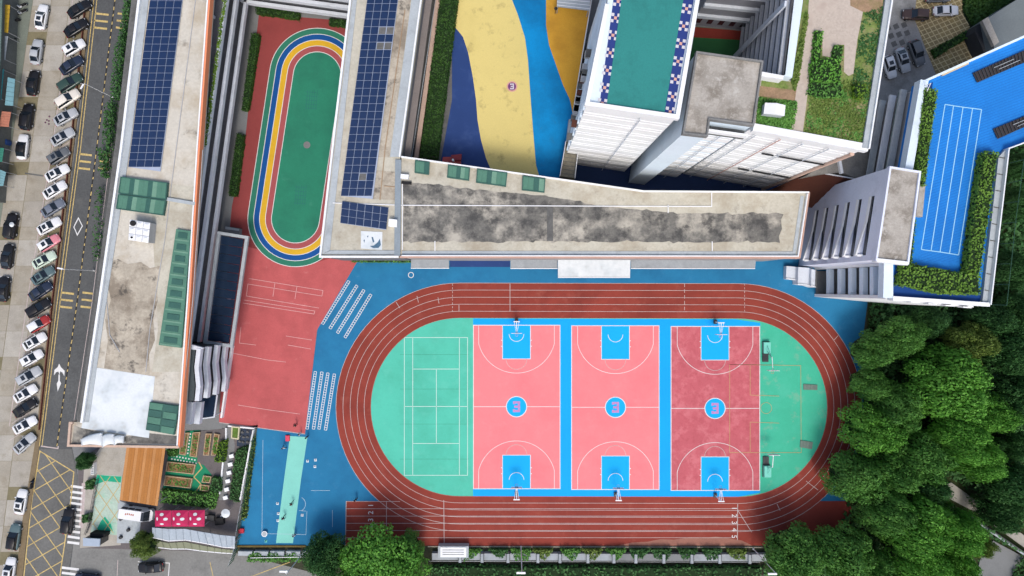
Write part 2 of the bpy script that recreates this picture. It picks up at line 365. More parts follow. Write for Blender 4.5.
MB().line(PX([(138, 561.5), (169.5, 563), (168.5, 576)]), .14, .034).build('bay_line', white_line, side)
MB().line(PX([(118, 560), (117, 580)]), .1, .034).build('bay_line', worn_line, side)
MB().line(PX([(210, 562), (214, 580)]), .12, .034).build('bay_line', yellow_line, side)
MB().line(PX([(242, 580), (290, 562)]), .12, .034).build('bay_line', yellow_line, side)

# --- blue school yard, red yard, service paving
yard = structure('blue_yard', MB().sheet(PX([(340, 250), (905, 250), (905, 300), (868, 350), (862, 420), (850, 500), (836, 546), (234, 546), (250, 424), (306, 424), (318, 325), (352, 262)]), .02), blue_pave)
structure('service_paving', MB().sheet(PX([(226, -40), (268, -40), (222, 430), (190, 430)]), .02), paving)
redy = structure('red_yard', MB().sheet(PX([(259, 14), (360, 22), (357, 262), (317, 330), (305, 434), (219, 422), (228, 262), (229, 238), (232, 206), (244, 150)]), .03), red_pave)
MB().line(PX([(219.5, 422.5), (305, 434)]), .12, .045).build('edge_line', worn_line, redy)
structure('red_yard_north', MB().sheet(PX([(259, 14), (360, 22), (357, 250), (318, 262), (229, 243), (232, 206), (244, 150)]), .036), red_dark)
for pts in ([(249, 278.5), (323, 290.5), (322, 296), (248, 284), (246.5, 296), (319, 308)], [(275, 283), (273, 296.5)], [(297, 286.5), (295, 299)],
            [(244, 300), (315, 311), (314, 314), (243, 303)], [(241, 327), (239.5, 343), (256, 345)], [(232, 353), (268, 360), (286, 362)], [(238, 405), (270, 410), (300, 414)], [(286, 336), (312, 340)], [(288, 345), (311, 349)]):
    MB().line(PX(pts), .085, .046).build('faded_line', faint_line, redy)
# painted agility ladders
def ladder(a, b, w_=.42):
    a, b = Vector(P(*a)[:2]), Vector(P(*b)[:2]); d = (b - a); L = d.length; d /= L; nr = Vector((-d.y, d.x)); mb = MB()
    for s_ in (-1, 1): mb.line([a + nr * s_ * w_ / 2, b + nr * s_ * w_ / 2], .09, .032)
    n = int(L / .42)
    for i in range(n + 1):
        p = a + d * (L * i / n); mb.line([p - nr * w_ / 2, p + nr * w_ / 2], .09, .034)
    mb.build('agility_ladder_marking', white_line, yard)
for a, b in (((349, 281), (322.5, 324)), ((357, 285.5), (330, 328.5)), ((364, 290), (337.5, 333)), ((371, 294.5), (345, 337.5))): ladder(a, b)
for a, b in (((315.5, 371.5), (307, 429)), ((322, 372), (313.5, 429)), ((328, 373), (319, 429)), ((334.5, 374), (325.5, 430))): ladder(a, b)
# green run-up strip and marks
structure('green_runway', MB().sheet(PX([(290, 436), (307.5, 437), (301, 480), (293, 543), (276, 543), (283, 488)]), .034), M('mint_runway_paint', C(142, 222, 206), .06, .4, .04, 6, .8))
for pts in ([(264, 533.5), (306, 534.5), (307, 511)], [(299, 510.5), (306, 511)], [(332.5, 510), (332.5, 527)], [(263, 440), (262, 535)], [(311, 490.5), (330, 490.5)]):
    MB().line(PX(pts), .06, .036).build('court_line', M('thin_white', C(190, 215, 230), .1, 1, .1, 5, .8) if 'thin_white' not in bpy.data.materials else bpy.data.materials['thin_white'], yard)
MB().arc(P(298, 504)[:2], 1.3, -60, 60, .07, .036).build('court_line', bpy.data.materials['thin_white'], yard)
mb = MB(); c = P(411, 275); mb.arc(c[:2], .45, 0, 360, .12, .034); mb.build('drain_ring', white_line, yard)

# --- running track
def stadium(ca, cb, r, z=0., n=40):
    a, b = Vector(P(*ca, z)[:2]), Vector(P(*cb, z)[:2]); d = (b - a).normalized(); ang = math.atan2(d.y, d.x); R_ = r * (H - z) / FPX
    pts = [(b.x + R_ * math.cos(ang - math.pi / 2 + math.pi * k / n), b.y + R_ * math.sin(ang - math.pi / 2 + math.pi * k / n)) for k in range(n + 1)]
    return pts + [(a.x + R_ * math.cos(ang + math.pi / 2 + math.pi * k / n), a.y + R_ * math.sin(ang + math.pi / 2 + math.pi * k / n)) for k in range(n + 1)]
cL, cR = (460, 407), (738, 407.6)
track = structure('running_track', MB().sheet(stadium(cL, cR, 124), .032), track_red)
structure('running_track_straight', MB().sheet(PX([(346, 501), (852, 501), (848, 545.5), (345, 545.5)]), .036), track_red).parent = track
for r in (124, 117, 109.8, 102.8, 95.8):
    MB().line(stadium(cL, cR, r), .075, .046, closed=True).build('lane_line', worn_line, track)
for y, x0, x1 in ((501.4, 346, 400), (508.6, 346, 738), (516, 346, 738), (523.2, 346, 738), (530.4, 346, 760), (537.6, 346, 735)):
    MB().line(PX([(x0, y), (x1, y)]), .075, .048).build('lane_line', worn_line, track)
MB().line(PX([(346.3, 501), (345.5, 545)]), .12, .05).build('lane_line', worn_line, track)
MB().line(PX([(443.8, 500), (444.2, 545)]), .1, .05).build('start_line', worn_line, track)
MB().line(PX([(386.5, 501), (386.5, 530)]), .08, .05).build('start_line', worn_line, track)
MB().line(PX([(737.6, 504), (737.3, 540)]), .12, .05).build('start_line', worn_line, track)
MB().line(PX([(737.6, 510), (751.5, 532)]), .1, .052).build('start_line', worn_line, track)
MB().line(PX([(510, 283.5), (510, 311.5)]), .1, .05).build('start_line', worn_line, track)
MB().dash(P(684.5, 283.5), P(684.5, 311.5), .09, .05, .6, .4).build('start_line', worn_line, track)
MB().dash(P(452.5, 283.5), P(452.5, 311.5), .08, .05, .35, .3).build('relay_mark', worn_line, track)
MB().dash(P(744.5, 283.5), P(744.5, 311.5), .08, .05, .35, .3).build('relay_mark', worn_line, track)
for a, b in (((459, 304.8), (459, 311.6)), ((438, 297.5), (439, 303.5)), ((417, 296), (418.5, 302.5)), ((396, 302), (400, 308)), ((834, 340), (838, 335.5)), ((777, 504), (780, 510.5)), ((806, 481), (818, 490)), ((839, 432), (846, 430))):
    MB().line(PX([a, b]), .09, .05).build('relay_mark', worn_line, track)
def text_mesh(name, s, size, loc, rz, m, parent, ex=0.):
    cu = bpy.data.curves.new(name, 'FONT'); cu.body = s; cu.size = size; cu.align_x = 'CENTER'; cu.align_y = 'CENTER'; cu.extrude = ex
    t = bpy.data.objects.new(name, cu); col.objects.link(t)
    me = bpy.data.meshes.new_from_object(t.evaluated_get(bpy.context.evaluated_depsgraph_get())); bpy.data.objects.remove(t)
    me.materials.clear()
    o = link_mesh(name, me, m, parent, loc, rz); return o
for i, y in enumerate((508.2, 515.5, 522.6, 529.6, 536.5)):
    text_mesh('lane_number', str(i + 1), 1.25, P(734, y)[:2] + (.055,), rad(-90), white_line, track)
for i, y in enumerate((505.3, 512.6, 519.8, 527)):
    text_mesh('lane_number', str(i + 1), 1.25, P(371, y)[:2] + (.055,), rad(90), white_line, track)
structure('dust_patch', MB().sheet(PX([(618, 545.4), (632, 542.5), (648, 541.5), (660, 539), (674, 539.5), (690, 537), (702, 538), (716, 536.5), (728, 538), (742, 540.5), (752, 545.4)]), .043), sandy, track)
# --- infield
inf = structure('infield', MB().sheet(stadium(cL, cR, 89), .055), infield)
e = [p for p in stadium(cL, cR, 89) if p[0] > P(757, 0)[0]]
structure('infield_east', MB().sheet(e, .059), infield2, inf)
MB().wall(stadium(cL, cR, 89.3), .08, .03, .09, closed=True).build('track_kerb', M('kerb_rose', C(190, 110, 100), .1, 1, .1, 5, .8), inf)
# tennis court lines
tz = .064
for pts in ([(404.4, 337.5), (467.6, 337.5), (467.6, 475.2), (404.4, 475.2), (404.4, 337.5)], [(412.8, 337.5), (412.8, 475.2)], [(459.4, 337.5), (459.4, 475.2)],
            [(412.8, 369), (459.4, 369)], [(412.8, 443.4), (459.4, 443.4)], [(436.4, 369), (436.4, 443.4)], [(404.4, 406.4), (467.6, 406.4)]):
    MB().line(PX(pts), .11, tz).build('tennis_line', M('tennis_white', C(205, 240, 228), .06, 1, .05, 6, .8) if 'tennis_white' not in bpy.data.materials else bpy.data.materials['tennis_white'], inf)
for y in (354.5, 389, 424, 459):
    MB().line(PX([(400, y), (469, y)]), .05, tz - .002).build('seam_line', M('seam_green', C(72, 160, 132), .1, 1, .05, 6, .8) if 'seam_green' not in bpy.data.materials else bpy.data.materials['seam_green'], inf)
# --- basketball courts
bandm = structure('court_surround', MB().sheet(PX([(473.2, 318.5), (735, 319.3), (760, 323), (760, 492.5), (735, 497.2), (473.2, 496)]), .066), cyan)
courts = [('west', 473.4, 560, 325.2, 488.6, 516.5, pink, 406.6), ('middle', 571.6, 659, 325.7, 489.4, 615.4, pink, 407.2), ('east', 671, 759.6, 326.4, 490.3, 714.9, rose, 408.3)]
def three(cx, cy, h, z, mb):   # blocky numeral 3
    x0, x1 = cx - h * .33, cx + h * .33; t = h * .2
    for a in (-h / 2 + t / 2, 0, h / 2 - t / 2): mb.line([(x0 + (h * .12 if a == 0 else 0), cy + a), (x1, cy + a)], t, z)
    mb.line([(x1 - t / 2, cy - h / 2), (x1 - t / 2, cy + h / 2)], t, z + .003)
    [mb.sheet([(x0, cy + k * h / 2), (x0 + t, cy + k * h / 2), (x0 + t, cy + k * h * .24), (x0, cy + k * h * .24)], z + .003) for k in (1, -1)]
    return mb
digit = M('pink_numeral_paint', C(206, 150, 205), .08, 1, .05, 6, .8)
for nm, x0, x1, y0, y1, cx, m_, cy in courts:
    ct = structure('basketball_court', MB().sheet(PX([(x0, y0), (x1, y0), (x1, y1), (x0, y1)]), .070), m_)
    ct['label'] = nm + ' basketball court of the three side by side'
    MB().line(PX([(x0, y0), (x1, y0), (x1, y1), (x0, y1)]), .12, .079, closed=True).build('boundary_line', white_line, ct)
    MB().line(PX([(x0, cy), (x1, cy)]), .09, .080).build('half_line', white_line, ct)
    for yb, sg in ((y0, 1), (y1, -1)):
        MB().sheet(PX([(cx - 14, yb), (cx + 14, yb), (cx + 14, yb + sg * 33.6), (cx - 14, yb + sg * 33.6)]), .076).build('key_area', cyan2, ct)
        MB().line(PX([(cx - 14, yb), (cx - 14, yb + sg * 33.6), (cx + 14, yb + sg * 33.6), (cx + 14, yb)]), .1, .083).build('key_line', white_line, ct)
        hoop = P(cx, yb + sg * 8.8); a0 = 180 if sg > 0 else 0
        MB().arc(hoop[:2], 1.27, a0, a0 + 180, .09, .085).build('no_charge_arc', white_line, ct)
        MB().arc(P(cx, yb + sg * 33.6)[:2], 1.8, a0, a0 + 180, .08, .083).build('free_throw_arc', worn_line, ct)
        R_ = 39 / FPX * H; th = math.degrees(math.acos(37.8 / 39))
        mb = MB().arc(hoop[:2], R_, a0 + th, a0 + 180 - th, .08, .081, 48)
        yj = yb + sg * (8.8 + 39 * math.sin(rad(th)))
        for s_ in (-1, 1): mb.line(PX([(cx + s_ * 37.8, yb), (cx + s_ * 37.8, yj)]), .08, .0815)
        mb.build('three_point_line', white_line, ct)
        for s_ in (-1, 1):
            for d_ in (15, 21): MB().line(PX([(cx + s_ * 14, yb + sg * d_), (cx + s_ * 15.3, yb + sg * d_)]), .15, .082).build('lane_mark', white_line, ct)
    MB().disc(P(cx, cy), 10 / FPX * H, .086).build('centre_circle', cyan2, ct)
    MB().arc(P(cx, cy)[:2], 10.2 / FPX * H, 0, 360, .13, .09, 48).build('centre_ring', white_line, ct)
    c = P(cx, cy); three(c[0], c[1], 1.85, .094, MB()).build('numeral', digit, ct)
for pts in ([(729.5, 364.5), (800.5, 365.5), (801, 452.5), (729.5, 452.5), (729.5, 364.5)], [(729.5, 364.5), (779, 365)], [(750, 365), (750, 395), (779, 396)], [(750, 452), (750, 422), (779, 423)]):
    MB().line(PX(pts), .07, .0955).build('football_line', pale_yellow, inf)
MB().arc(P(766, 408)[:2], .95, 0, 360, .06, .0955).build('football_line', pale_yellow, inf)
# --- small oval track in the red yard
sa, sb = (317.3, 76), (295.6, 219)
small = structure('small_oval_track', MB().sheet(stadium(sa, sb, 47.7), .046), tr_green)
for r, m_, z, nm in ((41.8, tr_blue, .052, 'blue_lane'), (36, tr_yellow, .058, 'yellow_lane'), (30, tr_rose, .064, 'rose_lane'), (24, in_green, .070, 'green_infield')):
    MB().sheet(stadium(sa, sb, r), z).build(nm, m_, small)
for r, z in ((47.7, .054), (41.8, .060), (36, .066), (30, .072), (24, .078)):
    MB().line(stadium(sa, sb, r), .11, z, closed=True).build('lane_line', white_line, small)
fd = M('faded_court_numeral', C(50, 120, 118), .1, 1, .1, 5, .85)
for (x, y) in ((311, 100), (300, 195)):
    mb = MB(); c = P(x, y)
    for i in range(-2, 3):
        mb.line([(c[0] + i * .42, c[1] - 1.7), (c[0] + i * .42 + .3, c[1] + 1.7)], .06, .08); mb.line([(c[0] - 1, c[1] + i * .7), (c[0] + 1, c[1] + i * .7 - .15)], .06, .081)
    mb.build('faded_marking', fd, small)
MB().disc(P(307, 145), .6, .08).build('drain_cover', paving, small)

# ================================================================ BUILDINGS
def W(pts, z): return PX(pts, z)
def quad_panels(parent, name, q, nu, nv, z0, z1, mats, gap=.06, skip=()):   # a grid of slabs inside a plan quad
    for j in range(nv):
        for i in range(nu):
            if (i, j) in skip: continue
            c = [bil(q, u, v) for u, v in ((i / nu, j / nv), ((i + 1) / nu, j / nv), ((i + 1) / nu, (j + 1) / nv), (i / nu, (j + 1) / nv))]
            m = lerp(lerp(c[0], c[2], .5), c[2], 0); g = [lerp(p, m, gap) for p in c]
            MB().prism(g, z0, z1).build(name, mats[(i * 7 + j * 3) % len(mats)], parent)
def windows_on(parent, a, b, z0, zh, n, frac, m, out, name='window'):   # n panes let into a wall that runs from a to b; out = unit vector outward
    a, b = Vector(a[:2]), Vector(b[:2]); d = (b - a) / n; o_ = Vector(out) * .04
    for i in range(n):
        p, q = a + d * (i + (1 - frac) / 2), a + d * (i + (1 + frac) / 2)
        MB().prism([tuple(p - o_), tuple(q - o_), tuple(q + o_), tuple(p + o_)], z0, z0 + zh).build(name, m, parent)
def solar(label, q, nu, nv, z, skip=()):
    t = thing('solar_array', label, 'solar panels', (q[0][0], q[0][1], z), 'solar arrays on the roofs')
    MB().prism([lerp(p, bil(q, .5, .5), .002) for p in q], z + .12, z + .20).build('mounting_frame', M('pale_blue_frame', C(178, 190, 212), .05, 1, .05, 8, .5) if 'pale_blue_frame' not in bpy.data.materials else bpy.data.materials['pale_blue_frame'], t)
    u, v = Vector(q[1]) - Vector(q[0]), Vector(q[3]) - Vector(q[0]); du, dv = u / nu, v / nv; g = .03
    mb = MB().prism([tuple(du * g + dv * g), tuple(du * (1 - g) + dv * g), tuple(du * (1 - g) + dv * (1 - g)), tuple(du * g + dv * (1 - g))], 0, .05)
    first = None
    for j in range(nv):
        for i in range(nu):
            if (i, j) in skip: continue
            if first is None: o = mb.build('solar_panel', panel_blue, t, local=True); first = o
            else: o = first.copy(); col.objects.link(o); o.parent = t
            p = du * i + dv * j; o.location = (p.x, p.y, .21)
    for i, j in skip:
        p = [du * (i + a) + dv * (j + b) for a, b in ((.05, .05), (.95, .05), (.95, .95), (.05, .95))]
        MB().prism([tuple(x) for x in p], .205, .215).build('bare_bay', gutter, t, local=True)
    return t

ZR = 14.5
# ---------------- west teaching block (A)
corridor = M('dark_corridor_floor', C(122, 125, 132), .12, .5, .1, 4, .85)
A = thing('teaching_block', 'long school block with orange edged flat roof beside the road', 'building', P(140, 200))
Ee = [P(215, -60, ZR), P(210.5, 0, ZR), P(200, 150, ZR), P(190.5, 300, ZR), P(180, 447, ZR)]
Ee = [p[:2] for p in Ee]
def fx(y): return -44.1 - .137 * (47.9 - y)      # the facade is not parallel to the roof edge
Ef = [(fx(y), y) for y in (58, 40, 20, 0, -10.)]
Ew = W([(77, 422), (95, 300), (114.6, 150), (131.5, 0), (140.5, -60)], ZR)
outline = Ee + W([(69.5, 446), (71.6, 422)], ZR) + Ew
MB().prism(shift(Ef, -2.0) + [(fx(-23) - 2.0, -23)] + W([(72, 445), (77.5, 422)], ZR) + shift(Ew, .3), -.04, 13.1).build('wall', corridor, A)
roofA = MB().prism(outline, 13.15, ZR).build('roof_slab', roof_pale, A)
MB().wall(shift(Ee, -.05), .26, 13.6, ZR + .3).build('orange_fascia', orange, A)
MB().wall(shift(Ee, -.32), .2, ZR, ZR + .34).build('coping', white_wall, A)
MB().wall(W([(74, 422.5), (71.6, 422.5), (69.8, 445), (180, 446.6)], ZR), .35, 13.1, ZR + .4).build('coping', M('peach_coping', C(216, 188, 168), .08, .5, .08, 4, .85), A)
MB().prism(W([(77, 422), (95, 300), (114.6, 150), (131.5, 0), (140.5, -60), (148.5, -60), (140, 0), (122.2, 150), (101, 300), (83, 422)], ZR), ZR + .003, ZR + .05).build('gutter', gutter, A)
MB().wall(W([(83.5, 422), (101.5, 300), (122.8, 150), (140.8, 0), (149, -60)], ZR), .35, ZR, ZR + .55).build('coping', white_wall, A)
MB().prism(W([(85, 422), (103, 300), (124, 150), (142, 0), (150, -60), (158, -60), (149, 0), (130, 150), (107, 300), (89, 422)], ZR), ZR + .003, ZR + .12).build('roof_walkway', coping, A)
MB().prism(W([(110, 262), (118, 259), (128, 264), (141, 262), (150, 268), (160, 266), (157, 285), (158, 300), (153, 318), (155, 340), (149, 355), (150, 376), (104, 368), (108, 340), (105, 320), (111, 300), (107, 282)], ZR), ZR + .002, ZR + .012).build('roof_patch', roof_brown, A)
MB().prism(W([(150, 182), (197, 187), (186, 300), (180, 372), (152, 372), (158, 330)], ZR), ZR + .002, ZR + .008).build('roof_patch', roof_beige, A)
MB().prism(W([(92.5, 367), (155, 376.5), (149, 438), (81.5, 428)], ZR), ZR + .005, ZR + .03).build('white_coating', roof_white, A)
MB().prism(W([(147, 433), (178, 436), (177, 444), (122, 443), (122, 437)], ZR), ZR + .003, ZR + .02).build('roof_patch', roof_black, A)
MB().prism(W([(74, 425), (81, 428), (100, 432), (98, 444), (72, 444)], ZR), ZR + .003, ZR + .02).build('roof_patch', roof_black, A)
MB().wall(W([(166, 199), (196, 204)], ZR), .5, ZR, ZR + .35).build('roof_pipe_casing', coping, A)
for pts in ([(197, -10), (188, 60), (171, 190), (165, 240), (150, 330), (146, 372)], [(203, 150), (193, 300), (181, 420)], [(107, 300), (110, 335), (120, 352)]):
    MB().wall(W(pts, ZR), .09, ZR, ZR + .1).build('roof_cable', grey_metal, A)
for zt, y_end in ((11.2, -10.), (7.8, -10.), (4.2, -9.)):
    seg = [p for p in Ef if p[1] > y_end] + [(fx(y_end), y_end)]
    MB().prism(seg + shift(seg, -.5)[::-1], zt - .85, zt).build('balcony_ledge', ledge_grey, A)
    MB().prism(shift(seg, -.05) + shift(seg, -2.05)[::-1], zt - 1.1, zt - .86).build('corridor_floor', corridor, A)
for zf in (.6, 3.7, 7.3, 10.7): windows_on(A, shift([Ef[0]], -2.0)[0], shift([Ef[-1]], -2.0)[0], zf + .3, 1.7, 17, .7, glass, (1, 0))
for i in range(1, 15):
    y = 56 - i * 4.5; MB().box((fx(y) - 1.95, y, 6.55), (.3, .4, 13.1), rad(-8)).build('column', ledge_grey, A)
# trailing plants in the top planter
pos = []
for i in range(900):
    y = random.uniform(22, 50); c = (fx(y), y); pos.append((c[0] - .22 + random.gauss(0, .13), c[1], 11.22 + abs(random.gauss(0, .16))))
pos = np.array(pos); o = link_mesh('planter_plants', leaves('planter_plants', pos, rng.normal(size=pos.shape) * .6 + (0, 0, 1), rng.uniform(.12, .28, len(pos)), leaf_lime), None, A, tuple(-base_of(A))); o['kind'] = 'stuff'
# projecting stair bay with bent ledges
so_ = W([(198, 349), (195.7, 368), (197.5, 387), (196, 402)], 13.9); si_ = W([(186, 349), (184, 368), (184, 387), (180, 402)], 13.9)
MB().prism(shift(so_, -.95) + shift(si_, -4)[::-1], -.04, 12.7).build('stair_bay_wall', M('stair_bay_dark', C(78, 88, 92), .1, .5, .1, 4, .8), A)
for zt in (13.0, 10.1, 6.8, 3.5):
    MB().wall(shift(so_, -.3), .65, zt - 1.0, zt).build('bay_ledge', ledge_grey, A)
MB().prism(W([(186, 343), (204, 348), (198.5, 350), (186, 349)], 12.8), 12.3, 12.9).build('bay_ledge', ledge_grey, A)
for x, z in ((190.5, 10.5), (199, 7.)):
    MB().wall(W([(x, 402), (x - 2.5, 424)], z), .9, z - 1, z).build('balcony_ledge', ledge_grey, A)
# roof things of A
solar('long blue solar array on the roof of the block beside the road', W([(151.5, -14), (184, -14), (160, 171.5), (127.8, 167)], ZR + .3), 4, 25, ZR)
def cover(label, q, n, z, h, dark=False, across=1):
    t = thing('roof_cover', label, 'roof cover', (q[0][0], q[0][1], z), 'green covers on the flat roofs')
    MB().wall([p for p in q], .14, z, z + h + .06, closed=True).build('frame', cover_green2, t)
    quad_panels(t, 'panel', [lerp(p, bil(q, .5, .5), .02) for p in q], n, across, z + .02, z + h, (cover_green, cover_green2, cover_green3) if dark else (cover_green, cover_green3, cover_green2, cover_green), .02)
    return t
cover('ribbed green roof cover below the long solar array', W([(121, 177), (167, 183), (165.6, 199.5), (118.8, 193)], ZR + .6), 10, ZR, .6)
cover('ribbed green roof cover just above the water tank', W([(118.6, 194.5), (165.4, 200.8), (163, 215), (116.5, 208.5)], ZR + .5), 10, ZR, .5)
t = thing('roof_skylight', 'long ladder of green skylights along the orange roof edge', 'skylight', P(170, 290, ZR))
q = W([(176, 229), (190.5, 231), (181, 348), (158.5, 345)], ZR + .5)
MB().prism(q, ZR, ZR + .45).build('kerb', cover_green, t)
for j in range(10):
    for s_ in ((.2, .8),):
        c = [bil(q, u, v) for u, v in ((s_[0], (j + .22) / 10), (s_[1], (j + .22) / 10), (s_[1], (j + .7) / 10), (s_[0], (j + .7) / 10))]
        MB().prism(c, ZR + .45, ZR + .53).build('pane', cover_green2, t)
    c = [bil(q, u, v) for u, v in ((.06, (j + .82) / 10), (.94, (j + .82) / 10), (.94, (j + .95) / 10), (.06, (j + .95) / 10))]
    MB().prism(c, ZR + .45, ZR + .50).build('frame_bar', cover_green3, t)
t = thing('roof_skylight', 'square green skylight beside the white coated roof corner', 'skylight', P(160, 418, ZR))
q = W([(149.5, 402), (178.5, 406), (174, 435), (145.5, 430)], ZR + .5)
MB().prism(q, ZR, ZR + .45).build('kerb', cover_green2, t)
quad_panels(t, 'pane', q, 2, 4, ZR + .452, ZR + .52, (cover_green, cover_green2), .12)
t = thing('water_tank', 'dimpled steel water tank with a black hatch on the flat roof', 'water tank', P(141, 231, ZR))
q = W([(129, 219), (150, 222.5), (148, 243), (127.5, 240)], ZR + 2); MB().prism([lerp(p, bil(q, .5, .5), .03) for p in q], ZR, ZR + 1.85).build('tank_wall', grey_metal, t)
for j in range(3):
    for i in range(3):
        c = [bil(q, (i + a) / 3, (j + b) / 3) for a, b in ((.04, .04), (.96, .04), (.96, .96), (.04, .96))]; m = bil(c, .5, .5)
        MB().frustum(c, ZR + 1.85, [lerp(p, m, .7) for p in c], ZR + 2.02).build('panel', white_metal, t)
c = bil(q, .2, .17); MB().tube((c[0], c[1], ZR + 1.9), (c[0], c[1], ZR + 2.12), .42, n=14).build('hatch', black, t)
c = bil(q, .2, .85); MB().tube((c[0], c[1], ZR + 1.9), (c[0], c[1], ZR + 2.1), .16, n=10).build('vent', black, t)
for lab, q in (('westernmost curved white sail at the entrance roof corner', [(79, 440), (101, 433), (101.8, 446.5), (80, 446)]), ('middle curved white sail at the entrance roof corner', [(100.5, 436.5), (113, 434.5), (114, 445), (101, 448)]), ('easternmost curved white sail at the entrance roof corner', [(112, 437.5), (123, 436.5), (122.5, 443.5), (113, 446)])):
    q = W(q, ZR + .9); vs = []; fs = []; n = 8
    for j in range(n + 1):
        for k in range(n + 1):
            u, v = j / n, k / n; p = bil(q, u, v); vs.append((p[0], p[1] + .25 * math.sin(u * 3.14), ZR + .55 + .55 * math.sin(u * 3.14) * (.4 + .6 * math.sin(v * 3.14))))
    for j in range(n):
        for k in range(n): a = j * (n + 1) + k; fs.append((a, a + 1, a + n + 2, a + n + 1))
    mb = MB(); mb.add(vs, fs); t = thing('canvas_sail', lab, 'canopy', (*bil(q, .5, .5), ZR), 'white sails at the roof corner')
    o = mb.build('canvas', roof_white, t, smooth=True); md = o.modifiers.new('t', 'SOLIDIFY'); md.thickness = .06
    for u, v in ((.05, .05), (.95, .05), (.05, .95), (.95, .95)): c = bil(q, u, v); MB().tube((c[0], c[1], ZR - .1), (c[0], c[1], ZR + .75), .05).build('post', white_metal, t)
# glazed canopy along A
t = thing('glass_canopy', 'navy glazed canopy with pale frame along the red yard', 'canopy', P(226, 290))
q = W([(219, 233), (247, 237.5), (231.5, 346), (205, 342)], 4.6)
MB().wall(q, .5, 4.2, 4.75, closed=True).build('frame', coping, t)
qq = [lerp(p, bil(q, .5, .5), .04) for p in q]
for j in range(12):
    c = [bil(qq, u, v) for u, v in ((.05, (j + .03) / 12), (.88, (j + .03) / 12), (.88, (j + .97) / 12), (.05, (j + .97) / 12))]
    MB().prism(c, 4.3, 4.36).build('pane', navy_glass, t)
for j in range(6):
    c = bil(q, .3, j / 5); MB().tube((c[0], c[1], 0), (c[0], c[1], 4.2), .14).build('post', ledge_grey, t)
MB().wall(W([(231.5, 346), (221, 418)], .9), .3, 0, .9).build('low_wall', white_wall, t)
t = thing('entrance_canopy', 'small navy glass canopy under the bent stair ledges', 'canopy', P(205, 410))
MB().prism(W([(197, 399), (217, 395), (214, 417), (193, 420)], 3.2), 3.0, 3.12).build('pane', navy_glass, t)
MB().wall(W([(193, 420), (214, 417), (217, 395)], 3.2), .2, 2.95, 3.2).build('frame', ledge_grey, t)
for x, y in ((213, 416), (195, 418)): c = P(x, y, 3.); MB().tube((c[0], c[1], 0), (c[0], c[1], 3), .1).build('post', ledge_grey, t)
t = thing('service_box', 'grey concrete step box at the north end of the glazed canopy', 'box', P(233, 230)); MB().prism(W([(225, 226), (239.5, 228.5), (239, 235), (224, 232)], 1.2), 0, 1.2).build('box_body', paving, t); MB().prism(W([(225.5, 226.5), (239, 229), (238.6, 231), (225.2, 229)], 1.25), 1.2, 1.3).build('lid', coping, t)
t = thing('service_box', 'pale grey box at the foot of the bent stair ledges', 'box', P(222, 384)); MB().prism(W([(215, 379.5), (226.5, 380), (225, 390), (214, 389.5)], 1.6), 0, 1.6).build('box_body', coping, t); MB().prism(W([(216, 386), (221, 386.5), (220.5, 389), (215.5, 388.6)], 1.62), 1.6, 1.7).build('lid', gutter, t)

# ---------------- north link block seen above the small track
N = thing('link_block', 'grey balconied link block north of the small oval track', 'building', P(300, -20))
Ln = [(240, 1.0), (252, 3.4), (300, 10), (352, 17), (372, 20)]
Lw = W(Ln, 4.2)
MB().prism(shift(Lw, 0, 1.6) + [(Lw[-1][0], Lw[-1][1] + 12), (Lw[0][0], Lw[0][1] + 12)], -.04, 14.4).build('wall', corridor, N)
for zt in (4.2, 7.8, 11.2, 14.6):
    MB().wall(shift(Lw, 0, .25), .5, zt - 1.05, zt).build('balcony_ledge', ledge_grey, N); MB().wall(shift(Lw, 0, .9), 1.5, zt - 1.3, zt - 1.06).build('corridor_floor', corridor, N)
for i in range(len(Lw) - 1): windows_on(N, shift([Lw[i]], 0, 1.6)[0], shift([Lw[i + 1]], 0, 1.6)[0], 1., 1.8, 3, .7, glass, (0, -1))
structure('service_paving_north', MB().sheet(PX([(250, -10), (360, 6), (360, 23), (252, 15)]), .027), paving)

# ---------------- solar block (C)
Cb = thing('solar_roof_block', 'school block with solar panels between the two playgrounds', 'building', P(365, 140))
Cw = W([(358, -60), (351, 0), (335.5, 128), (320.8, 256.8)], ZR); Ce = W([(400, 157), (411, 78), (421.5, 0), (430, -60)], ZR)
oc = Cw + W([(399, 257)], ZR) + Ce
MB().prism(oc, -.04, 13.2).build('wall', dark_wall, Cb)
MB().prism([lerp(p, (P(372, 130, ZR)[:2]), -.006) for p in oc], 13.2, ZR).build('roof_slab', roof_beige, Cb)
MB().wall(Cw + W([(399, 256.8)], ZR), .3, ZR, ZR + .45).build('coping', white_wall, Cb)
MB().prism(W([(359.5, -60), (352.5, 0), (322.5, 254), (330, 251), (357, 0), (364, -60)], ZR), ZR + .003, ZR + .1).build('roof_walkway', coping, Cb)
MB().prism(W([(322.5, 254), (398, 254.5), (398, 250.5), (330, 250.5)], ZR), ZR + .003, ZR + .1).build('roof_walkway', coping, Cb)
MB().wall(Ce, .25, ZR, ZR + .5).build('coping', white_wall, Cb)
MB().prism(shift(Ce, -.15) + shift(Ce, -1.5)[::-1], ZR + .003, ZR + .15).build('roof_walkway', coping, Cb)
MB().prism(shift(Ce, -1.6) + shift(Ce, -4.3)[::-1], ZR + .002, ZR + .02).build('roof_patch', roof_brown, Cb)
MB().prism(W([(374, 170), (396, 172), (396, 200), (372, 199)], ZR), ZR + .002, ZR + .024).build('roof_patch', roof_brown, Cb)
MB().prism(W([(395.5, 160), (401.5, 160), (400.5, 256), (394.5, 256)], ZR), ZR + .004, ZR + .3).build('party_wall', M('blue_grey_render', C(150, 162, 170), .1, .4, .08, 4, .85), Cb)
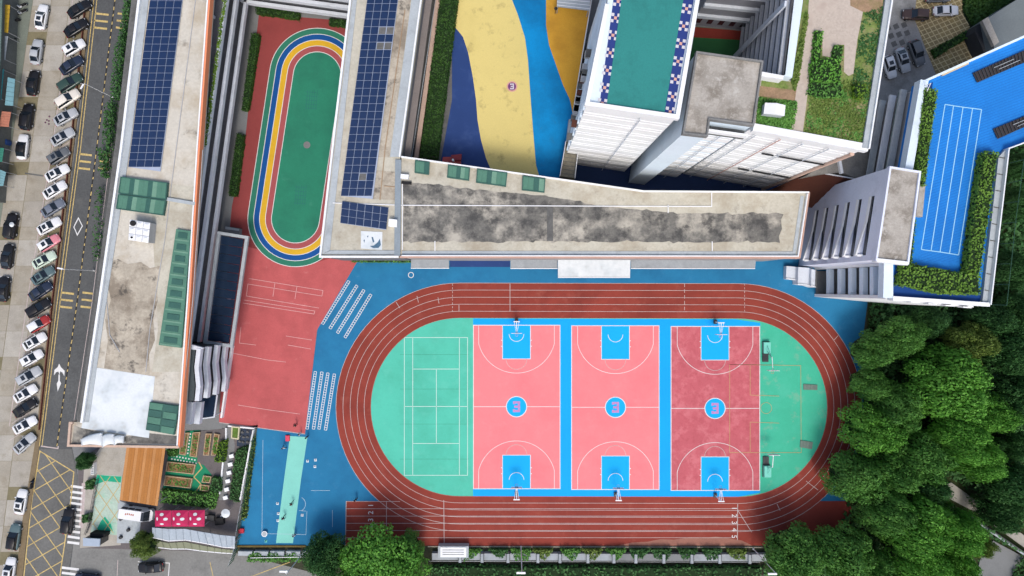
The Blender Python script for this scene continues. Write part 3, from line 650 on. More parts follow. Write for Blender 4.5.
for pts in ([(405, 10), (385, 150), (380, 200)], [(412, 0), (394, 140)], [(384, 186), (396, 187)]): MB().wall(W(pts, ZR), .1, ZR, ZR + .12).build('roof_cable', M('tan_pipe', C(176, 148, 118), .1, 1, .1, 5, .8) if 'tan_pipe' not in bpy.data.materials else bpy.data.materials['tan_pipe'], Cb)
windows_on(Cb, shift([Ce[0]], .0)[0], Ce[-1], 8.5, 2.2, 14, .65, glass, (1, .1))
MB().prism(shift(Ce, .02) + shift(Ce, 1.0)[::-1], 11.0, 11.3).build('sunshade', M('taupe_render', C(140, 132, 128), .1, .4, .08, 4, .85), Cb)
MB().prism(shift(Ce, 1.05) + shift(Ce, 1.75)[::-1], 6.9, 8.1).build('planter_wall', M('peach_render', C(206, 178, 160), .1, .4, .08, 4, .85), Cb)
solar('solar array on the roof beside the small oval track with two rows gapped', W([(368.5, -12), (399.5, -12), (372.6, 199), (340.6, 196)], ZR + .3), 4, 27, ZR, skip=((2, 5), (3, 5), (2, 7), (3, 7), (2, 24)))
solar('short six column solar array at the south end of the roof', W([(342, 201), (388.5, 207.5), (386, 230), (340, 223)], ZR + .3), 6, 3, ZR)
t = thing('roof_mat', 'square white roof mat printed with a blue bird shape', 'mat', P(371, 240, ZR)); q = W([(361, 231), (382.5, 232), (382, 250), (361, 248.5)], ZR)
MB().prism(q, ZR, ZR + .06).build('sheet', roof_white, t)
mk = M('blue_grey_print', C(84, 116, 140), .1, 1, .1, 5, .8)
mb = MB()
for pts in ([(370, 246), (374, 245.5), (378, 242), (380, 238.5), (381, 245), (378.5, 248), (373, 248)], [(371.5, 237), (373, 237), (374.5, 241.5), (373, 243)], [(363.5, 240), (365, 239.5), (364.5, 243)], [(367, 236), (368.6, 235.6), (368, 238)]): mb.sheet(W(pts, ZR), ZR + .066)
mb.build('bird_print', mk, t)
for lab, (x0, y0, x1, y1), h, m_ in (('small white cabinet beside the blue grey party wall on the roof', (389, 219, 397, 227), .9, white_metal), ('white roof cabinet near the top end of the party wall', (401, 174, 408.5, 179), .8, white_metal), ('flat black roof duct below the white roof cabinet', (402, 181, 411.5, 184.5), .3, black)):
    t = thing('roof_cabinet', lab, 'cabinet', P((x0 + x1) / 2, (y0 + y1) / 2, ZR)); q = W([(x0, y0), (x1, y0 + .8), (x1 - .4, y1), (x0 - .4, y1 - .8)], ZR + h)
    MB().prism(q, ZR, ZR + h).build('cabinet_body', m_, t); MB().prism([lerp(p, bil(q, .5, .5), -.05) for p in q], ZR + h, ZR + h + .05).build('lid', m_, t)

# ---------------- middle block facing the courts (D)
D = thing('court_side_block', 'long flat roofed block facing the running track', 'building', P(600, 225))
od = W([(400.3, 257), (401.5, 157.2), (643, 191.5), (808, 192.6), (798.5, 257.8)], ZR)
MB().prism([lerp(p, P(620, 228, ZR)[:2], .006) for p in od], -.04, 13.2).build('wall', M('warm_grey_wall', C(170, 168, 166), .1, .3, .08, 4, .85), D)
MB().prism(od, 13.2, ZR).build('roof_slab', roof_beige, D)
MB().wall(od[1:4], .22, ZR, ZR + .45).build('coping', white_wall, D)
MB().wall([od[3], od[4], od[0]], .3, 13.6, ZR + .42).build('coping', M('salmon_coping', C(205, 168, 152), .08, .4, .06, 4, .85), D)
MB().wall(shift(W([(806.5, 194), (797, 256.3), (402, 255.8)], ZR), 0), .16, ZR, ZR + .5).build('coping', white_wall, D)
MB().prism(W([(402, 255), (795.5, 255.6), (804, 196), (800.5, 196), (792.5, 251.5), (402, 251)], ZR), ZR + .003, ZR + .09).build('roof_walkway', coping, D)
def ragged(pts, step=5., amp=.9):
    out = []
    for i in range(len(pts)):
        a, b = pts[i], pts[(i + 1) % len(pts)]; n = max(1, int(math.dist(a, b) / step))
        out += [(a[0] + (b[0] - a[0]) * k / n + random.gauss(0, amp), a[1] + (b[1] - a[1]) * k / n + random.gauss(0, amp * .7)) for k in range(n)]
    return out
MB().prism(W(ragged([(403, 181.5), (470, 189), (545, 196), (600, 206), (668, 212.7), (783, 213.2), (778, 241.8), (403, 241.8)]), ZR), ZR + .002, ZR + .02).build('roof_membrane', roof_black, D)
MB().prism(W([(700, 193.5), (806, 194), (800, 211.5), (700, 211.5)], ZR), ZR + .0015, ZR + .012).build('roof_patch', roof_beige, D)
MB().prism(W([(547, 207), (553, 207), (553, 241), (547, 241)], ZR), ZR + .02, ZR + .08).build('roof_strip', gutter, D)
for pts in ([(333, 203), (402, 205.3), (600, 206.2), (711.5, 206.5), (711.5, 193)], [(402.5, 183), (402.5, 250)], [(435, 241), (435, 251)], [(712, 241.5), (712, 251)], [(668, 205), (668, 213)]): MB().wall(W(pts, ZR), .12, ZR + .02, ZR + .14).build('roof_conduit', white_metal, D)
for lab, q, n in (('smallest green roof cover at the west end of the long roof', [(415.5, 160.5), (429, 162.3), (428.3, 174), (415, 172.2)], 3), ('green roof cover second from the west end of the long roof', [(448.5, 165), (469.5, 168), (468.5, 180), (447.5, 177)], 5),
                  ('widest green roof cover third along the long roof edge', [(477.5, 169), (507, 173), (505.5, 186), (476.5, 182)], 6), ('easternmost green roof cover on the long roof edge', [(523, 176), (545, 179), (544, 192), (522.3, 189.5)], 4)):
    cover(lab, W(q, ZR + .5), n, ZR, .5)
for z in (1., 4.6, 8.2, 11.2):
    a, b = W([(402, 257), (797, 257.8)], ZR); n = 26
    windows_on(D, (a[0] + .3, a[1] + .22), (b[0] - .3, b[1] + .22), z, 1.6, n, .7, glass, (0, -1))
# canopies at the foot of D
def canopy(lab, q, z, m_, posts=True, h=.25, name='walkway_canopy'):
    t = thing(name, lab, 'canopy', (*bil(q, .5, .5), 0), 'canopies at the foot of the court side block')
    MB().prism(q, z - h, z).build('roof', m_, t); MB().wall([q[3], q[2]], .12, z - h - .02, z + .08).build('edge_trim', white_metal, t)
    for u in (.06, .5, .94):
        c = bil(q, u, .9); MB().tube((c[0], c[1], 0), (c[0], c[1], z - h), .09).build('post', grey_metal, t)
    return t
gc = M('grey_canopy_slab', C(172, 178, 182), .1, .4, .1, 4, .85, stain=(C(130, 136, 138), .5, .5, .7, .6))
canopy('grey canopy slab at the west end under the long roof', W([(411, 257), (449, 257), (449, 268.2), (411, 268.2)], 4), 4, gc)
canopy('grey canopy slab between navy paving and the white canopy', W([(510.5, 257), (557.5, 257), (557.5, 268.5), (510.5, 268.5)], 4), 4, gc)
canopy('white entrance canopy jutting out below the long roof', W([(558, 258.5), (630.5, 258.5), (630, 277.5), (558, 277.5)], 4.4), 4.4, roof_white)
canopy('long grey canopy slab east of the white canopy', W([(631, 258.8), (756, 259.5), (755, 268.5), (631, 268.5)], 4), 4, gc)
structure('navy_paving', MB().sheet(PX([(450, 250), (510, 250), (510, 267), (450, 267)]), .026), navy_paint)

# ---------------- podium playground between C and the tall block
ZP = 7.
pod = structure('podium', MB().prism(PX([(427, -60), (602, -60), (591, 0), (564, 176), (560, 184), (404, 160), (422, 60)], ZP), -.04, ZP), gutter)
structure('navy_playground', MB().sheet(PX([(452, -40), (452, 100), (440, 165), (496, 178), (491, 170), (486, 158), (481, 140), (477.5, 120), (476, 100), (473, 78), (468, 52), (463, 37), (455, 27), (455, -40)], ZP), ZP + .01), navy_paint)
structure('sand_playground', MB().sheet(PX([(455, -40), (455, 27), (463, 37), (468, 52), (473, 78), (476, 100), (477.5, 120), (481, 140), (486, 158), (491, 170), (496, 179), (541, 182), (536, 165), (533, 130), (531.5, 110), (530, 90), (528, 60), (525, 38), (518, 15), (512, 0), (505, -40)], ZP), ZP + .012), sand_paint)
structure('azure_playground', MB().sheet(PX([(505, -40), (512, 0), (518, 15), (525, 38), (528, 60), (530, 90), (531.5, 110), (533, 130), (536, 165), (541, 182), (558, 184), (574, 112), (570, 100), (563, 85), (556, 65), (549, 45), (546, 25), (546, 0), (548, -40)], ZP), ZP + .014), azure_paint)
structure('amber_playground', MB().sheet(PX([(548, -40), (546, 0), (546, 25), (549, 45), (556, 65), (563, 85), (570, 100), (572.5, 113), (574, 112), (591, 0), (597, -40)], ZP), ZP + .016), amber_paint)
lg = structure('playground_emblem', MB().disc(P(512, 86.5, ZP), .88, ZP + .024), tile_pink, pod)
c = P(512, 86.5, ZP); MB().disc(c, .66, ZP + .03).build('emblem_disc', M('purple_emblem', C(122, 66, 126), .05, 1, .05, 5, .8), lg, local=False)
three(c[0], c[1], .95, ZP + .036, MB()).build('emblem_numeral', tile_white, lg)
MB().wall(PX([(591.5, 0), (598, -40)], ZP)[::-1] + PX([(582, 56), (572, 118), (566, 160)], ZP), .14, ZP, ZP + .5).build('edge_kerb', white_wall, pod)
t = thing('ribbed_canopy', 'pale grey ribbed canopy over the amber corner of the playground', 'canopy', P(573, 0, ZP))
q = W([(557, -30), (594, -30), (589.5, 10.5), (557, 6.5)], 10); MB().prism(q, 9.85, 10).build('roof', coping, t)
for i in range(12): MB().wall([bil(q, 0, (i + .5) / 12), bil(q, 1, (i + .5) / 12)], .07, 10, 10.07).build('rib', white_metal, t)
for u in (.03, .97): c = bil(q, u, .97); MB().tube((c[0], c[1], ZP), (c[0], c[1], 9.85), .08).build('post', grey_metal, t)
t = thing('lamp_post', 'short dark lamp beside the ribbed canopy on the amber playground', 'lamp', P(555, 14, ZP)); c = P(555, 14, ZP); MB().tube(c, (c[0], c[1], ZP + 2.2), .05).build('pole', dark_metal, t); MB().tube((c[0], c[1], ZP + 2.2), (c[0], c[1], ZP + 2.6), .28, .12, 10).build('lamp_head', dark_metal, t)
t = thing('handrail', 'white double handrail between the school block and the clipped hedge', 'railing', P(428, 70, ZP))
for x0, x1 in ((437.5, 412.5), (442, 416.5)):
    a, b = P(x0, -5, ZP), P(x1, 158, ZP)
    MB().tube((a[0], a[1], ZP + 1), (b[0], b[1], ZP + 1), .07).build('rail', coping, t)
    for i in range(17): c = lerp(a, b, i / 16); MB().tube((c[0], c[1], ZP), (c[0], c[1], ZP + 1), .04).build('post', coping, t)
t = thing('red_play_house', 'small red play structure at the foot of the navy playground', 'play structure', P(452, 158, ZP)); MB().prism(W([(443, 157), (460, 156.5), (461, 165), (442, 163)], 8.2), ZP, 8.2).build('base', M('red_plastic', C(190, 84, 84), .08, 1, .05, 5, .6), t); MB().prism(W([(451, 155), (461.5, 154), (461, 160), (453, 160)], 9), 8.2, 9).build('turret', M('dark_red_plastic', C(150, 60, 66), .08, 1, .05, 5, .6), t)
c = P(453, 160, 9.2); MB().tube((c[0], c[1], 8.2), (c[0], c[1], 9.4), .18, n=10).build('knob', white_metal, t)

# ---------------- tall block with teal roof, stair tower, roof garden and light well (T)
ZT = 37.5; ZL = 34.; ZE = 35.5; ZA = 16.
T = thing('tall_block', 'tall white block with a teal roof court and tiled borders', 'building', P(620, 110))
T1 = W([(618, -60), (607, 5), (587, 104), (677, 117.2), (697, 0), (708, -60)], ZT)
MB().prism(T1, -.04, ZT - .5).build('wall', white_wall, T)
MB().prism([lerp(p, bil(T1[1:3] + T1[3:5], .5, .5), .004) for p in T1], ZT - .5, ZT - .2).build('roof_slab', cool_wall, T)
MB().wall([T1[1], T1[2], T1[3], T1[4]], .5, ZT - .6, ZT + .3).build('parapet', white_wall, T)
MB().prism(W([(622, -50), (613.5, 0), (599.5, 105.5), (673.5, 115), (694, 0), (702, -50)], ZT), ZT - .2, ZT - .15).build('border', navy_tile, T)
MB().prism(W([(630, -50), (621.5, 0), (606.5, 106.3), (664.5, 113.6), (683.5, 0), (691, -50)], ZT), ZT - .15, ZT - .1).build('roof_court', teal_roof, T)
for x, y in ((618.3, 1), (615.6, 17.5), (613, 34.8), (610.4, 52.4), (607.4, 70), (604.8, 87.3), (602.4, 103), (686.8, 8.3), (683.8, 25.7), (681, 43.2), (678.2, 61), (675.6, 78.8), (672.8, 96.4), (670.3, 111.5)):
    c = P(x, y, ZT); a = .37; mb = MB(); r = rad(-8.2)
    for u, v in ((-1, -1), (1, -1), (1, 1), (-1, 1)): MB().box((c[0] + a * (u * math.cos(r) - v * math.sin(r)), c[1] + a * (u * math.sin(r) + v * math.cos(r)), ZT - .135), (.36, .36, .04), r).build('tile', tile_white, T)
    MB().box((c[0], c[1], ZT - .133), (.34, .34, .04), r).build('centre_tile', tile_pink, T)
# facade bands, pipes and slots on the south wall
S0, S1 = Vector(T1[2]), Vector(T1[3]); dS = (S1 - S0).normalized(); nS = Vector((dS.y, -dS.x))
def south_bands(parent, a, b, z1, step=3.4, depth=.07):
    z = 2.6; k = 0
    while z < z1 - 1.2:
        MB().wall([a + nS * depth / 2, b + nS * depth / 2], depth, z, z + .7).build('floor_band', white_wall, parent)
        MB().wall([a + nS * .03, b + nS * .03], .06, z - 1.9, z - .35).build('window_strip', M('pale_louvre', C(236, 238, 238, .92), .08, .5, .06, 6, .6) if 'pale_louvre' not in bpy.data.materials else bpy.data.materials['pale_louvre'], parent)
        z += step; k += 1
def pipe(parent, p, z1, m_=None, r=.07):
    MB().tube((p.x + nS.x * .3, p.y + nS.y * .3, 0), (p.x + nS.x * .3, p.y + nS.y * .3, z1), r).build('downpipe', m_ or ledge_grey, parent)
south_bands(T, S0 + dS * .05, S1 - dS * .1, ZT)
for d in (6.8,): pipe(T, S0 + dS * d, ZT - 2)
# west wall fittings: ledges with plant boxes
Wa, Wb = Vector(T1[1]), Vector(T1[2]); dW = (Wb - Wa).normalized(); nW = Vector((dW.y, -dW.x))
if nW.x > 0: nW = -nW
for z in (10, 13.5, 17, 20.5, 24, 27.5, 31, 34.5): MB().wall([Wa - dW * 8 + nW * .12, Wb + nW * .12], .25, z, z + .6).build('floor_band', cool_wall, T)
for i in range(16):
    p = Wa + dW * random.uniform(0, 11.5) + nW * .5; z = random.choice((17.6, 21.1, 24.6))
    MB().box((p.x, p.y, z + .4), (.7, .9, .7), rad(-8)).build('air_conditioner', random.choice((gutter, grey_metal, brown_slat)), T)
# stair tower with mottled concrete roof
ST = thing('stair_tower', 'white stair tower with mottled concrete roof beside the teal roof', 'building', P(700, 110))
st = W([(696.5, 53), (761.5, 62.3), (752.5, 125.3), (708.5, 119.2), (706.3, 136.3), (683, 133.8)], ZT)
MB().prism(st, -.04, ZT - .4).build('wall', cool_wall, ST)
MB().prism([lerp(p, P(722, 92, ZT)[:2], .01) for p in st], ZT - .4, ZT).build('roof_slab', roof_conc, ST)
MB().wall(st, .22, ZT - .5, ZT + .35, closed=True).build('parapet', M('weathered_parapet', C(140, 140, 138), .12, .5, .1, 4, .9, stain=(C(88, 88, 86), .6, .5, .7, .6)), ST)
a, b = Vector(st[3]), Vector(st[2]); south_bands(ST, a + dS * .1, b, 35)
MB().wall([a + nS * .9, b + nS * .9], .3, 35.2, 36.2).build('sunshade', white_wall, ST)
MB().prism([tuple(a), tuple(a + nS * 1.05), tuple(b + nS * 1.05), tuple(b)], 34.6, 34.8).build('balcony_floor', gutter, ST)
for d in (3.2,): pipe(ST, a + dS * d, 33)
# roof garden block
G = thing('roof_garden_block', 'white block carrying a lawn and pale path on its roof', 'building', P(820, 90))
gd = W([(752.5, 127.5), (867, 148.3), (890.5, 0), (900, -60), (812, -60), (803, 0), (790.5, 80.5), (761, 75)], ZL)
MB().prism(gd, -.04, ZL - .3).build('wall', white_wall, G)
MB().prism([lerp(p, P(825, 70, ZL)[:2], .004) for p in gd], ZL - .3, ZL).build('roof_slab', roof_beige, G)
MB().wall([gd[0], gd[1]], .9, ZL - .6, ZL + .35).build('parapet', white_wall, G)
MB().wall(W([(866, 148), (884.5, 30), (889, 0), (898, -60)], ZL + .45), .85, ZL - .4, ZL + .45).build('parapet', coping, G)
MB().wall(W([(869.5, 148.5), (892.5, 0), (901, -60)], ZL + .7), .18, ZL - .4, ZL + .7).build('parapet_cap', white_wall, G)
a, b = Vector(gd[0]), Vector(gd[1]); south_bands(G, a + dS * .2, b - dS * .3, 31.5)
dG = (b - a).normalized()
for d, m_ in ((1.2, None), (4.3, M('pink_pipe', C(226, 176, 166), .05, 1, .05, 5, .7)), (7.2, None), (10.6, None)): pipe(G, a + dG * d, 32, m_)
for d0, d1, z in ((5, 6.6, 23.6), (7.2, 13.6, 23.6), (5.5, 7.2, 12.3), (7.8, 13.6, 12.3)):
    p, q = a + dG * d0, a + dG * d1; MB().wall([p + nS * .3, q + nS * .3], .12, z, z + .4).build('dark_slot', black, G)
MB().tube((b.x - .3, b.y + nS.y * .1, 0), (b.x - .3, b.y + nS.y * .1, 31), .28).build('corner_pier', M('peach_trim', C(222, 190, 172), .08, 1, .06, 5, .8), G)
lawn = M('roof_lawn', C(122, 142, 74), .3, .5, .3, 4, 1., stain=(C(168, 156, 118), .4, .46, .62, .85), stain2=(C(80, 124, 46), .25, .5, .66, .7), bump=.6)
dirt = M('pale_path', C(206, 192, 178), .1, .5, .1, 4, .95, stain=(C(170, 152, 140), .5, .5, .7, .6))
drt2 = M('bare_earth', C(168, 140, 112), .15, .5, .15, 4, 1., stain=(C(120, 120, 70), .6, .5, .7, .7))
lw = MB().prism(W([(803.5, 1), (891, 0), (898, -50), (812, -55)], ZL) [0:0] + W([(812, -50), (803, 0), (790.5, 82), (762, 78), (755, 127), (864.5, 146.5), (886, 0), (893, -50)], ZL), ZL, ZL + .06).build('lawn', lawn, G)
for pts in ([(812, -50), (807.5, 17), (801, 54), (790, 135), (802, 137), (809, 80), (816, 30), (822, 35), (822, 56), (834, 58), (834, 45), (844, 45), (843.5, 72), (848, 76), (853, 74), (857, 40), (863, 10), (866, -50)],):
    MB().prism(W(pts, ZL), ZL + .05, ZL + .10).build('path', dirt, G)
MB().prism(W([(759, 86), (799.5, 91), (798, 101), (757.5, 96)], ZL), ZL + .05, ZL + .095).build('path', drt2, G)
MB().prism(W([(783, 112), (786, 112), (782, 132), (778, 132)], ZL), ZL + .05, ZL + .08).build('path', drt2, G)
MB().prism(W([(848, -40), (884, -40), (882, 14), (862, 12), (850, 6)], ZL), ZL + .055, ZL + .108).build('bare_patch', drt2, G)
def scatter(name, poly, z, n, s0, s1, m_, parent, zh=.25, lab=None, ok=None):
    xs = [p[0] for p in poly]; ys = [p[1] for p in poly]; pts = []
    while len(pts) < n:
        p = (random.uniform(min(xs), max(xs)), random.uniform(min(ys), max(ys)))
        if inside(p, poly) and (ok is None or ok(p)): pts.append((p[0], p[1], z + random.random() ** 2 * zh))
    pos = np.array(pts); me = leaves(name, pos, rng.normal(size=pos.shape) * .55 + (0, 0, 1), rng.uniform(s0, s1, n), m_)
    o = link_mesh(name, me, None, parent, tuple(-base_of(parent)) if parent else None); o['kind'] = 'stuff'
    if lab: o['label'] = lab
    return o
def patchy(p): return math.sin(p[0] * 1.7 + math.sin(p[1] * 2.1) * 1.5) + math.sin(p[1] * 1.3 + p[0] * .6) > random.uniform(-1.6, .8)
scatter('grass', W([(810, 96), (803, 137), (864, 145), (872, 84), (846, 80)], ZL), ZL + .08, 2600, .10, .24, leaf_yl, G, .16, None, patchy)
scatter('grass', W([(810, 96), (803, 137), (864, 145), (872, 84), (846, 80)], ZL), ZL + .08, 900, .10, .26, leaf_md, G, .2, None, lambda p: not patchy(p))
scatter('grass', W([(862, 14), (885, 6), (873, 110), (852, 84)], ZL), ZL + .08, 1300, .10, .26, leaf_dk, G, .2, None, patchy)
scatter('grass', W([(791, 82), (805, 12), (808, 16), (798, 82), (794, 92)], ZL), ZL + .08, 900, .12, .3, leaf_yl, G, .2)
scatter('grass', W([(758, 98), (797, 102), (793, 130), (756, 126)], ZL), ZL + .08, 2200, .12, .28, leaf_md, G, .2)
t = thing('garden_shed', 'white metal shed roof on the roof garden lawn', 'shed', P(775, 108, ZL)); q = W([(766, 102), (786.5, 104.5), (785.5, 115.5), (764.5, 113)], 35.6)
MB().prism([lerp(p, bil(q, .5, .5), .06) for p in q], ZL, 35.3).build('wall', coping, t)
m0, m1 = lerp(q[0], q[1], .5), lerp(q[3], q[2], .5)
MB().add([(*q[0], 35.3), (*m0, 35.7), (*m1, 35.7), (*q[3], 35.3), (*q[1], 35.3), (*q[2], 35.3)], [(0, 3, 2, 1), (1, 2, 5, 4), (0, 1, 4), (3, 5, 2)]).build('roof', white_metal, t)
# light well: floor, east wing with stacked ledges, north range
At = thing('light_well', 'deep light well with stacked grey gallery ledges in the tall block', 'building', P(730, 30))
aw = W([(700, -60), (697, 0), (690, 60), (790, 80), (812, -60)], ZE)
MB().prism(W([(690, -30), (690, 70), (745, 74), (760, -30)], ZA), -.04, ZA).build('floor', M('well_floor_green', C(52, 110, 66), .1, .4, .08, 5, .9), At)
MB().prism(W([(688, 26.5), (742, 31), (742, 40), (688, 37)], ZA), ZA + .005, ZA + .02).build('red_strip', M('well_red', C(150, 62, 52), .1, .4, .08, 5, .9), At)
MB().prism(W([(688, 26), (742, 31), (742, 29), (688, 24)], ZA), ZA + .02, ZA + .04).build('grey_strip', paving, At)
Ei = W([(793, 0), (784, 75.5)], ZE); Ei = [lerp(Ei[0], Ei[1], -.8), Ei[1]]
MB().prism([Ei[0], Ei[1], W([(792.2, 77.5)], ZE)[0], lerp(W([(803, 0)], ZE)[0], W([(792.2, 77.5)], ZE)[0], -.8)], -.04, ZE).build('east_wing', cool_wall, At)
MB().prism(W([(758.5, 71), (784, 75.5), (783, 79.5), (757.5, 75.5)], ZE), ZA, ZE).build('south_rim', white_wall, At)
for k in range(10):
    z = ZA + 1.2 + k * 1.93
    MB().wall(shift(Ei, -.2), .4, z - .35, z).build('gallery_ledge', M('gallery_grey', C(214, 218, 224), .08, .5, .06, 4, .8) if 'gallery_grey' not in bpy.data.materials else bpy.data.materials['gallery_grey'], At)
    a, b = shift(Ei, -.03); MB().wall([a, b], .04, z + .15, z + 1.35).build('window_strip', glass, At)
c = lerp(Ei[1], Ei[0], .53); MB().box((c[0] - .85, c[1], (ZA + ZE) / 2), (.25, .7, ZE - ZA), rad(-8)).build('pier', ledge_grey, At)
Nw = [(P(690, 25, ZA)[0], P(0, 24.5, ZA)[1]), (P(745, 30, ZA)[0], P(0, 30, ZA)[1])]
MB().prism([Nw[0], Nw[1], (Nw[1][0] + 2, Nw[1][1] + 12), (Nw[0][0], Nw[0][1] + 12)], -.04, 36).build('north_wing', M('north_wing_grey', C(150, 152, 160), .08, .5, .06, 4, .85), At)
for z in (20.2, 23.8, 27.5, 31.4, 35.2): MB().wall(shift(Nw, 0, -.2), .4, z - .8, z).build('gallery_ledge', ledge_grey, At)
windows_on(At, Nw[0], Nw[1], ZA + 1, 1.8, 5, .45, glass, (0, -1))
structure('sunken_courtyard', MB().sheet(PX([(560, 140), (830, 150), (830, 240), (560, 240)]), .012), M('navy_courtyard', C(44, 66, 110), .1, .4, .08, 5, .85))
# landing and stair beside the tall block
t = thing('stair_landing', 'weathered concrete stair landing with white rails beside the tall block', 'stair', P(571, 155))
MB().prism(W([(566, 141), (579, 143), (575, 178), (560, 176)], 9.), 0, 9.).build('landing', M('mossy_stone', C(142, 136, 120), .15, .8, .15, 4, .95, stain=(C(96, 92, 78), .6, .5, .7, .6)), t)
for i in range(8):
    a, b = W([(566 - i * .7, 145 + i * 4), (578.5 - i * .5, 147 + i * 4)], 9.); MB().wall([a, b], .06, 9., 9.05).build('tread_edge', gutter, t)
MB().prism(W([(569, 119), (578, 120), (577, 141), (566.5, 140)], 10.2), 9., 10.2).build('upper_landing', coping, t)
for pts in ([(579, 143), (575, 178)], [(566, 141), (560, 176)]): MB().wall(W(pts, 9.9), .08, 9., 9.9).build('rail', white_metal, t)

# ---------------- lattice tower block with slanting slots (F) and blue tiled roof block (B)
ZF = 25.; ZB = 23.
Fb = thing('slot_tower', 'lavender grey tower with six bent white balcony slots', 'building', P(850, 220))
ft = W([(889.5, 167.5), (919, 172.3), (907, 263.5), (875.5, 260)], ZF)
MB().prism(ft, -.04, ZF - .3).build('wall', lav_wall, Fb)
MB().prism([lerp(p, bil(ft, .5, .5), .01) for p in ft], ZF - .3, ZF).build('roof_slab', roof_conc, Fb)
MB().wall(ft, .25, ZF - .4, ZF + .3, closed=True).build('parapet', lav_wall, Fb)
MB().wall([ft[2], ft[3]], .5, ZF - .9, ZF + .32).build('parapet_cap', white_wall, Fb)
def wallx(y): return np.interp(y, [ft[3][1], ft[0][1]], [ft[3][0], ft[0][0]])
for k in range(6):
    z = 4.1 + 3.48 * k
    yN, yM, yS = 12.9, 9.4, 4.6
    MB().prism([(wallx(yS) - .03, yS), (wallx(yN) - .03, yN), (wallx(yN) + .1, yN), (wallx(yS) + .1, yS)], z - .2, z + .7).build('slot_opening', glass, Fb)
    pl = [(wallx(yN) - .1, yN), (wallx(yM) - .18, yM), (wallx(yS) - 1.0, yS)]
    MB().wall(pl, .2, z - .45, z).build('balcony_ledge', white_wall, Fb)
    MB().prism(pl + [(wallx(yS), yS), (wallx(yN), yN)], z - .5, z - .36).build('balcony_floor', lav_wall, Fb)
    MB().prism([(wallx(yS) - .85, yS - .15), (wallx(yS), yS - .15), (wallx(yS), yS + .15), (wallx(yS) - .85, yS + .15)], z - .4, z).build('ledge_end', white_wall, Fb)
Bb = thing('blue_roof_block', 'block with a bright blue tiled roof court and hedges', 'building', P(920, 220))
bo = W([(921, 82), (1090, 6), (1090, 118), (1003.5, 150), (985.5, 304.5), (889.5, 298), (891.5, 263), (906.8, 264), (919, 172), (905.5, 170)], ZB)
MB().prism(bo, 20.8, ZB).build('roof_slab', pool_blue, Bb)
core = W([(925, 84), (1085, 14), (1085, 114), (1000, 148), (983, 302), (901, 296), (922, 172), (911, 168)], ZB)
MB().prism(core, -.04, 20.8).build('wall', M('gallery_back_wall', C(186, 184, 184, .85), .1, .4, .08, 4, .85), Bb)
MB().wall(W([(921.5, 82.5), (1090, 7)], ZB + .6), .3, ZB - .5, ZB + .6).build('parapet', cool_wall, Bb)
MB().wall([bo[9], bo[0]], 1.1, ZB - .6, ZB + .85).build('parapet', cool_wall, Bb)
MB().wall([bo[2], bo[3], bo[4]], .16, ZB - .3, ZB + 1.1).build('parapet', white_wall, Bb)
MB().prism(W([(1003, 150), (985, 303), (980, 302), (996, 158)], ZB), ZB + .01, ZB + .5).build('parapet_bench', coping, Bb)
for i in range(9): 
    a, b = P(996.5 - i * 1.8, 158 + i * 16.5, ZB), P(1003 - i * 2.1, 159 + i * 16.5, ZB); MB().wall([a, b], .12, ZB + .5, ZB + .56).build('bench_joint', gutter, Bb)
MB().wall([bo[5], bo[4]], .55, ZB - .5, ZB + .9).build('parapet', white_wall, Bb)
MB().prism(W([(890, 263), (881, 263), (880, 297.5), (890, 298)], ZB), ZB - .6, ZB + .8).build('parapet', cool_wall, Bb)
MB().prism(W([(924, 86), (933, 82), (918, 172), (909.5, 171)], ZB), ZB + .004, ZB + .02).build('gutter_strip', pool_dark, Bb)
MB().prism(W([(895, 263), (905, 264), (904, 284), (985, 294), (984, 302), (893, 296)], ZB), ZB + .004, ZB + .02).build('gutter_strip', pool_dark, Bb)
# tile joints on the blue roof
tj = M('blue_tile_joint', C(22, 104, 200), .08, .5, .05, 5, .7)
bp = [(936, 80), (1060, 24), (1060, 118), (1000, 142), (975, 262), (920, 262), (937, 100)]
mb = hatch(bp, rad(-20), 2.6, .05, ZB + .006, MB()); mb2 = MB()
k = (H - ZB) / H
mb2.f = mb.f; mb2.v = [(x * k, y * k, z) for x, y, z in mb.v]; mb2.build('tile_joint', tj, Bb)
cl = M('pale_blue_court_line', C(170, 225, 250), .06, 1, .05, 5, .8)
tp = [(945, 104.5), (953.5, 105.8), (963, 107.2), (972.5, 108.4), (981.5, 109.5)]; bt = [(921.3, 249.5), (931, 250.8), (940, 252), (949.5, 253.5), (958.5, 255)]
for a, b in zip(tp, bt): MB().line(W([a, b], ZB), .12, ZB + .012).build('court_line', cl, Bb)
for l_ in (tp, bt): MB().line(W(l_, ZB), .12, ZB + .016).build('court_line', cl, Bb)
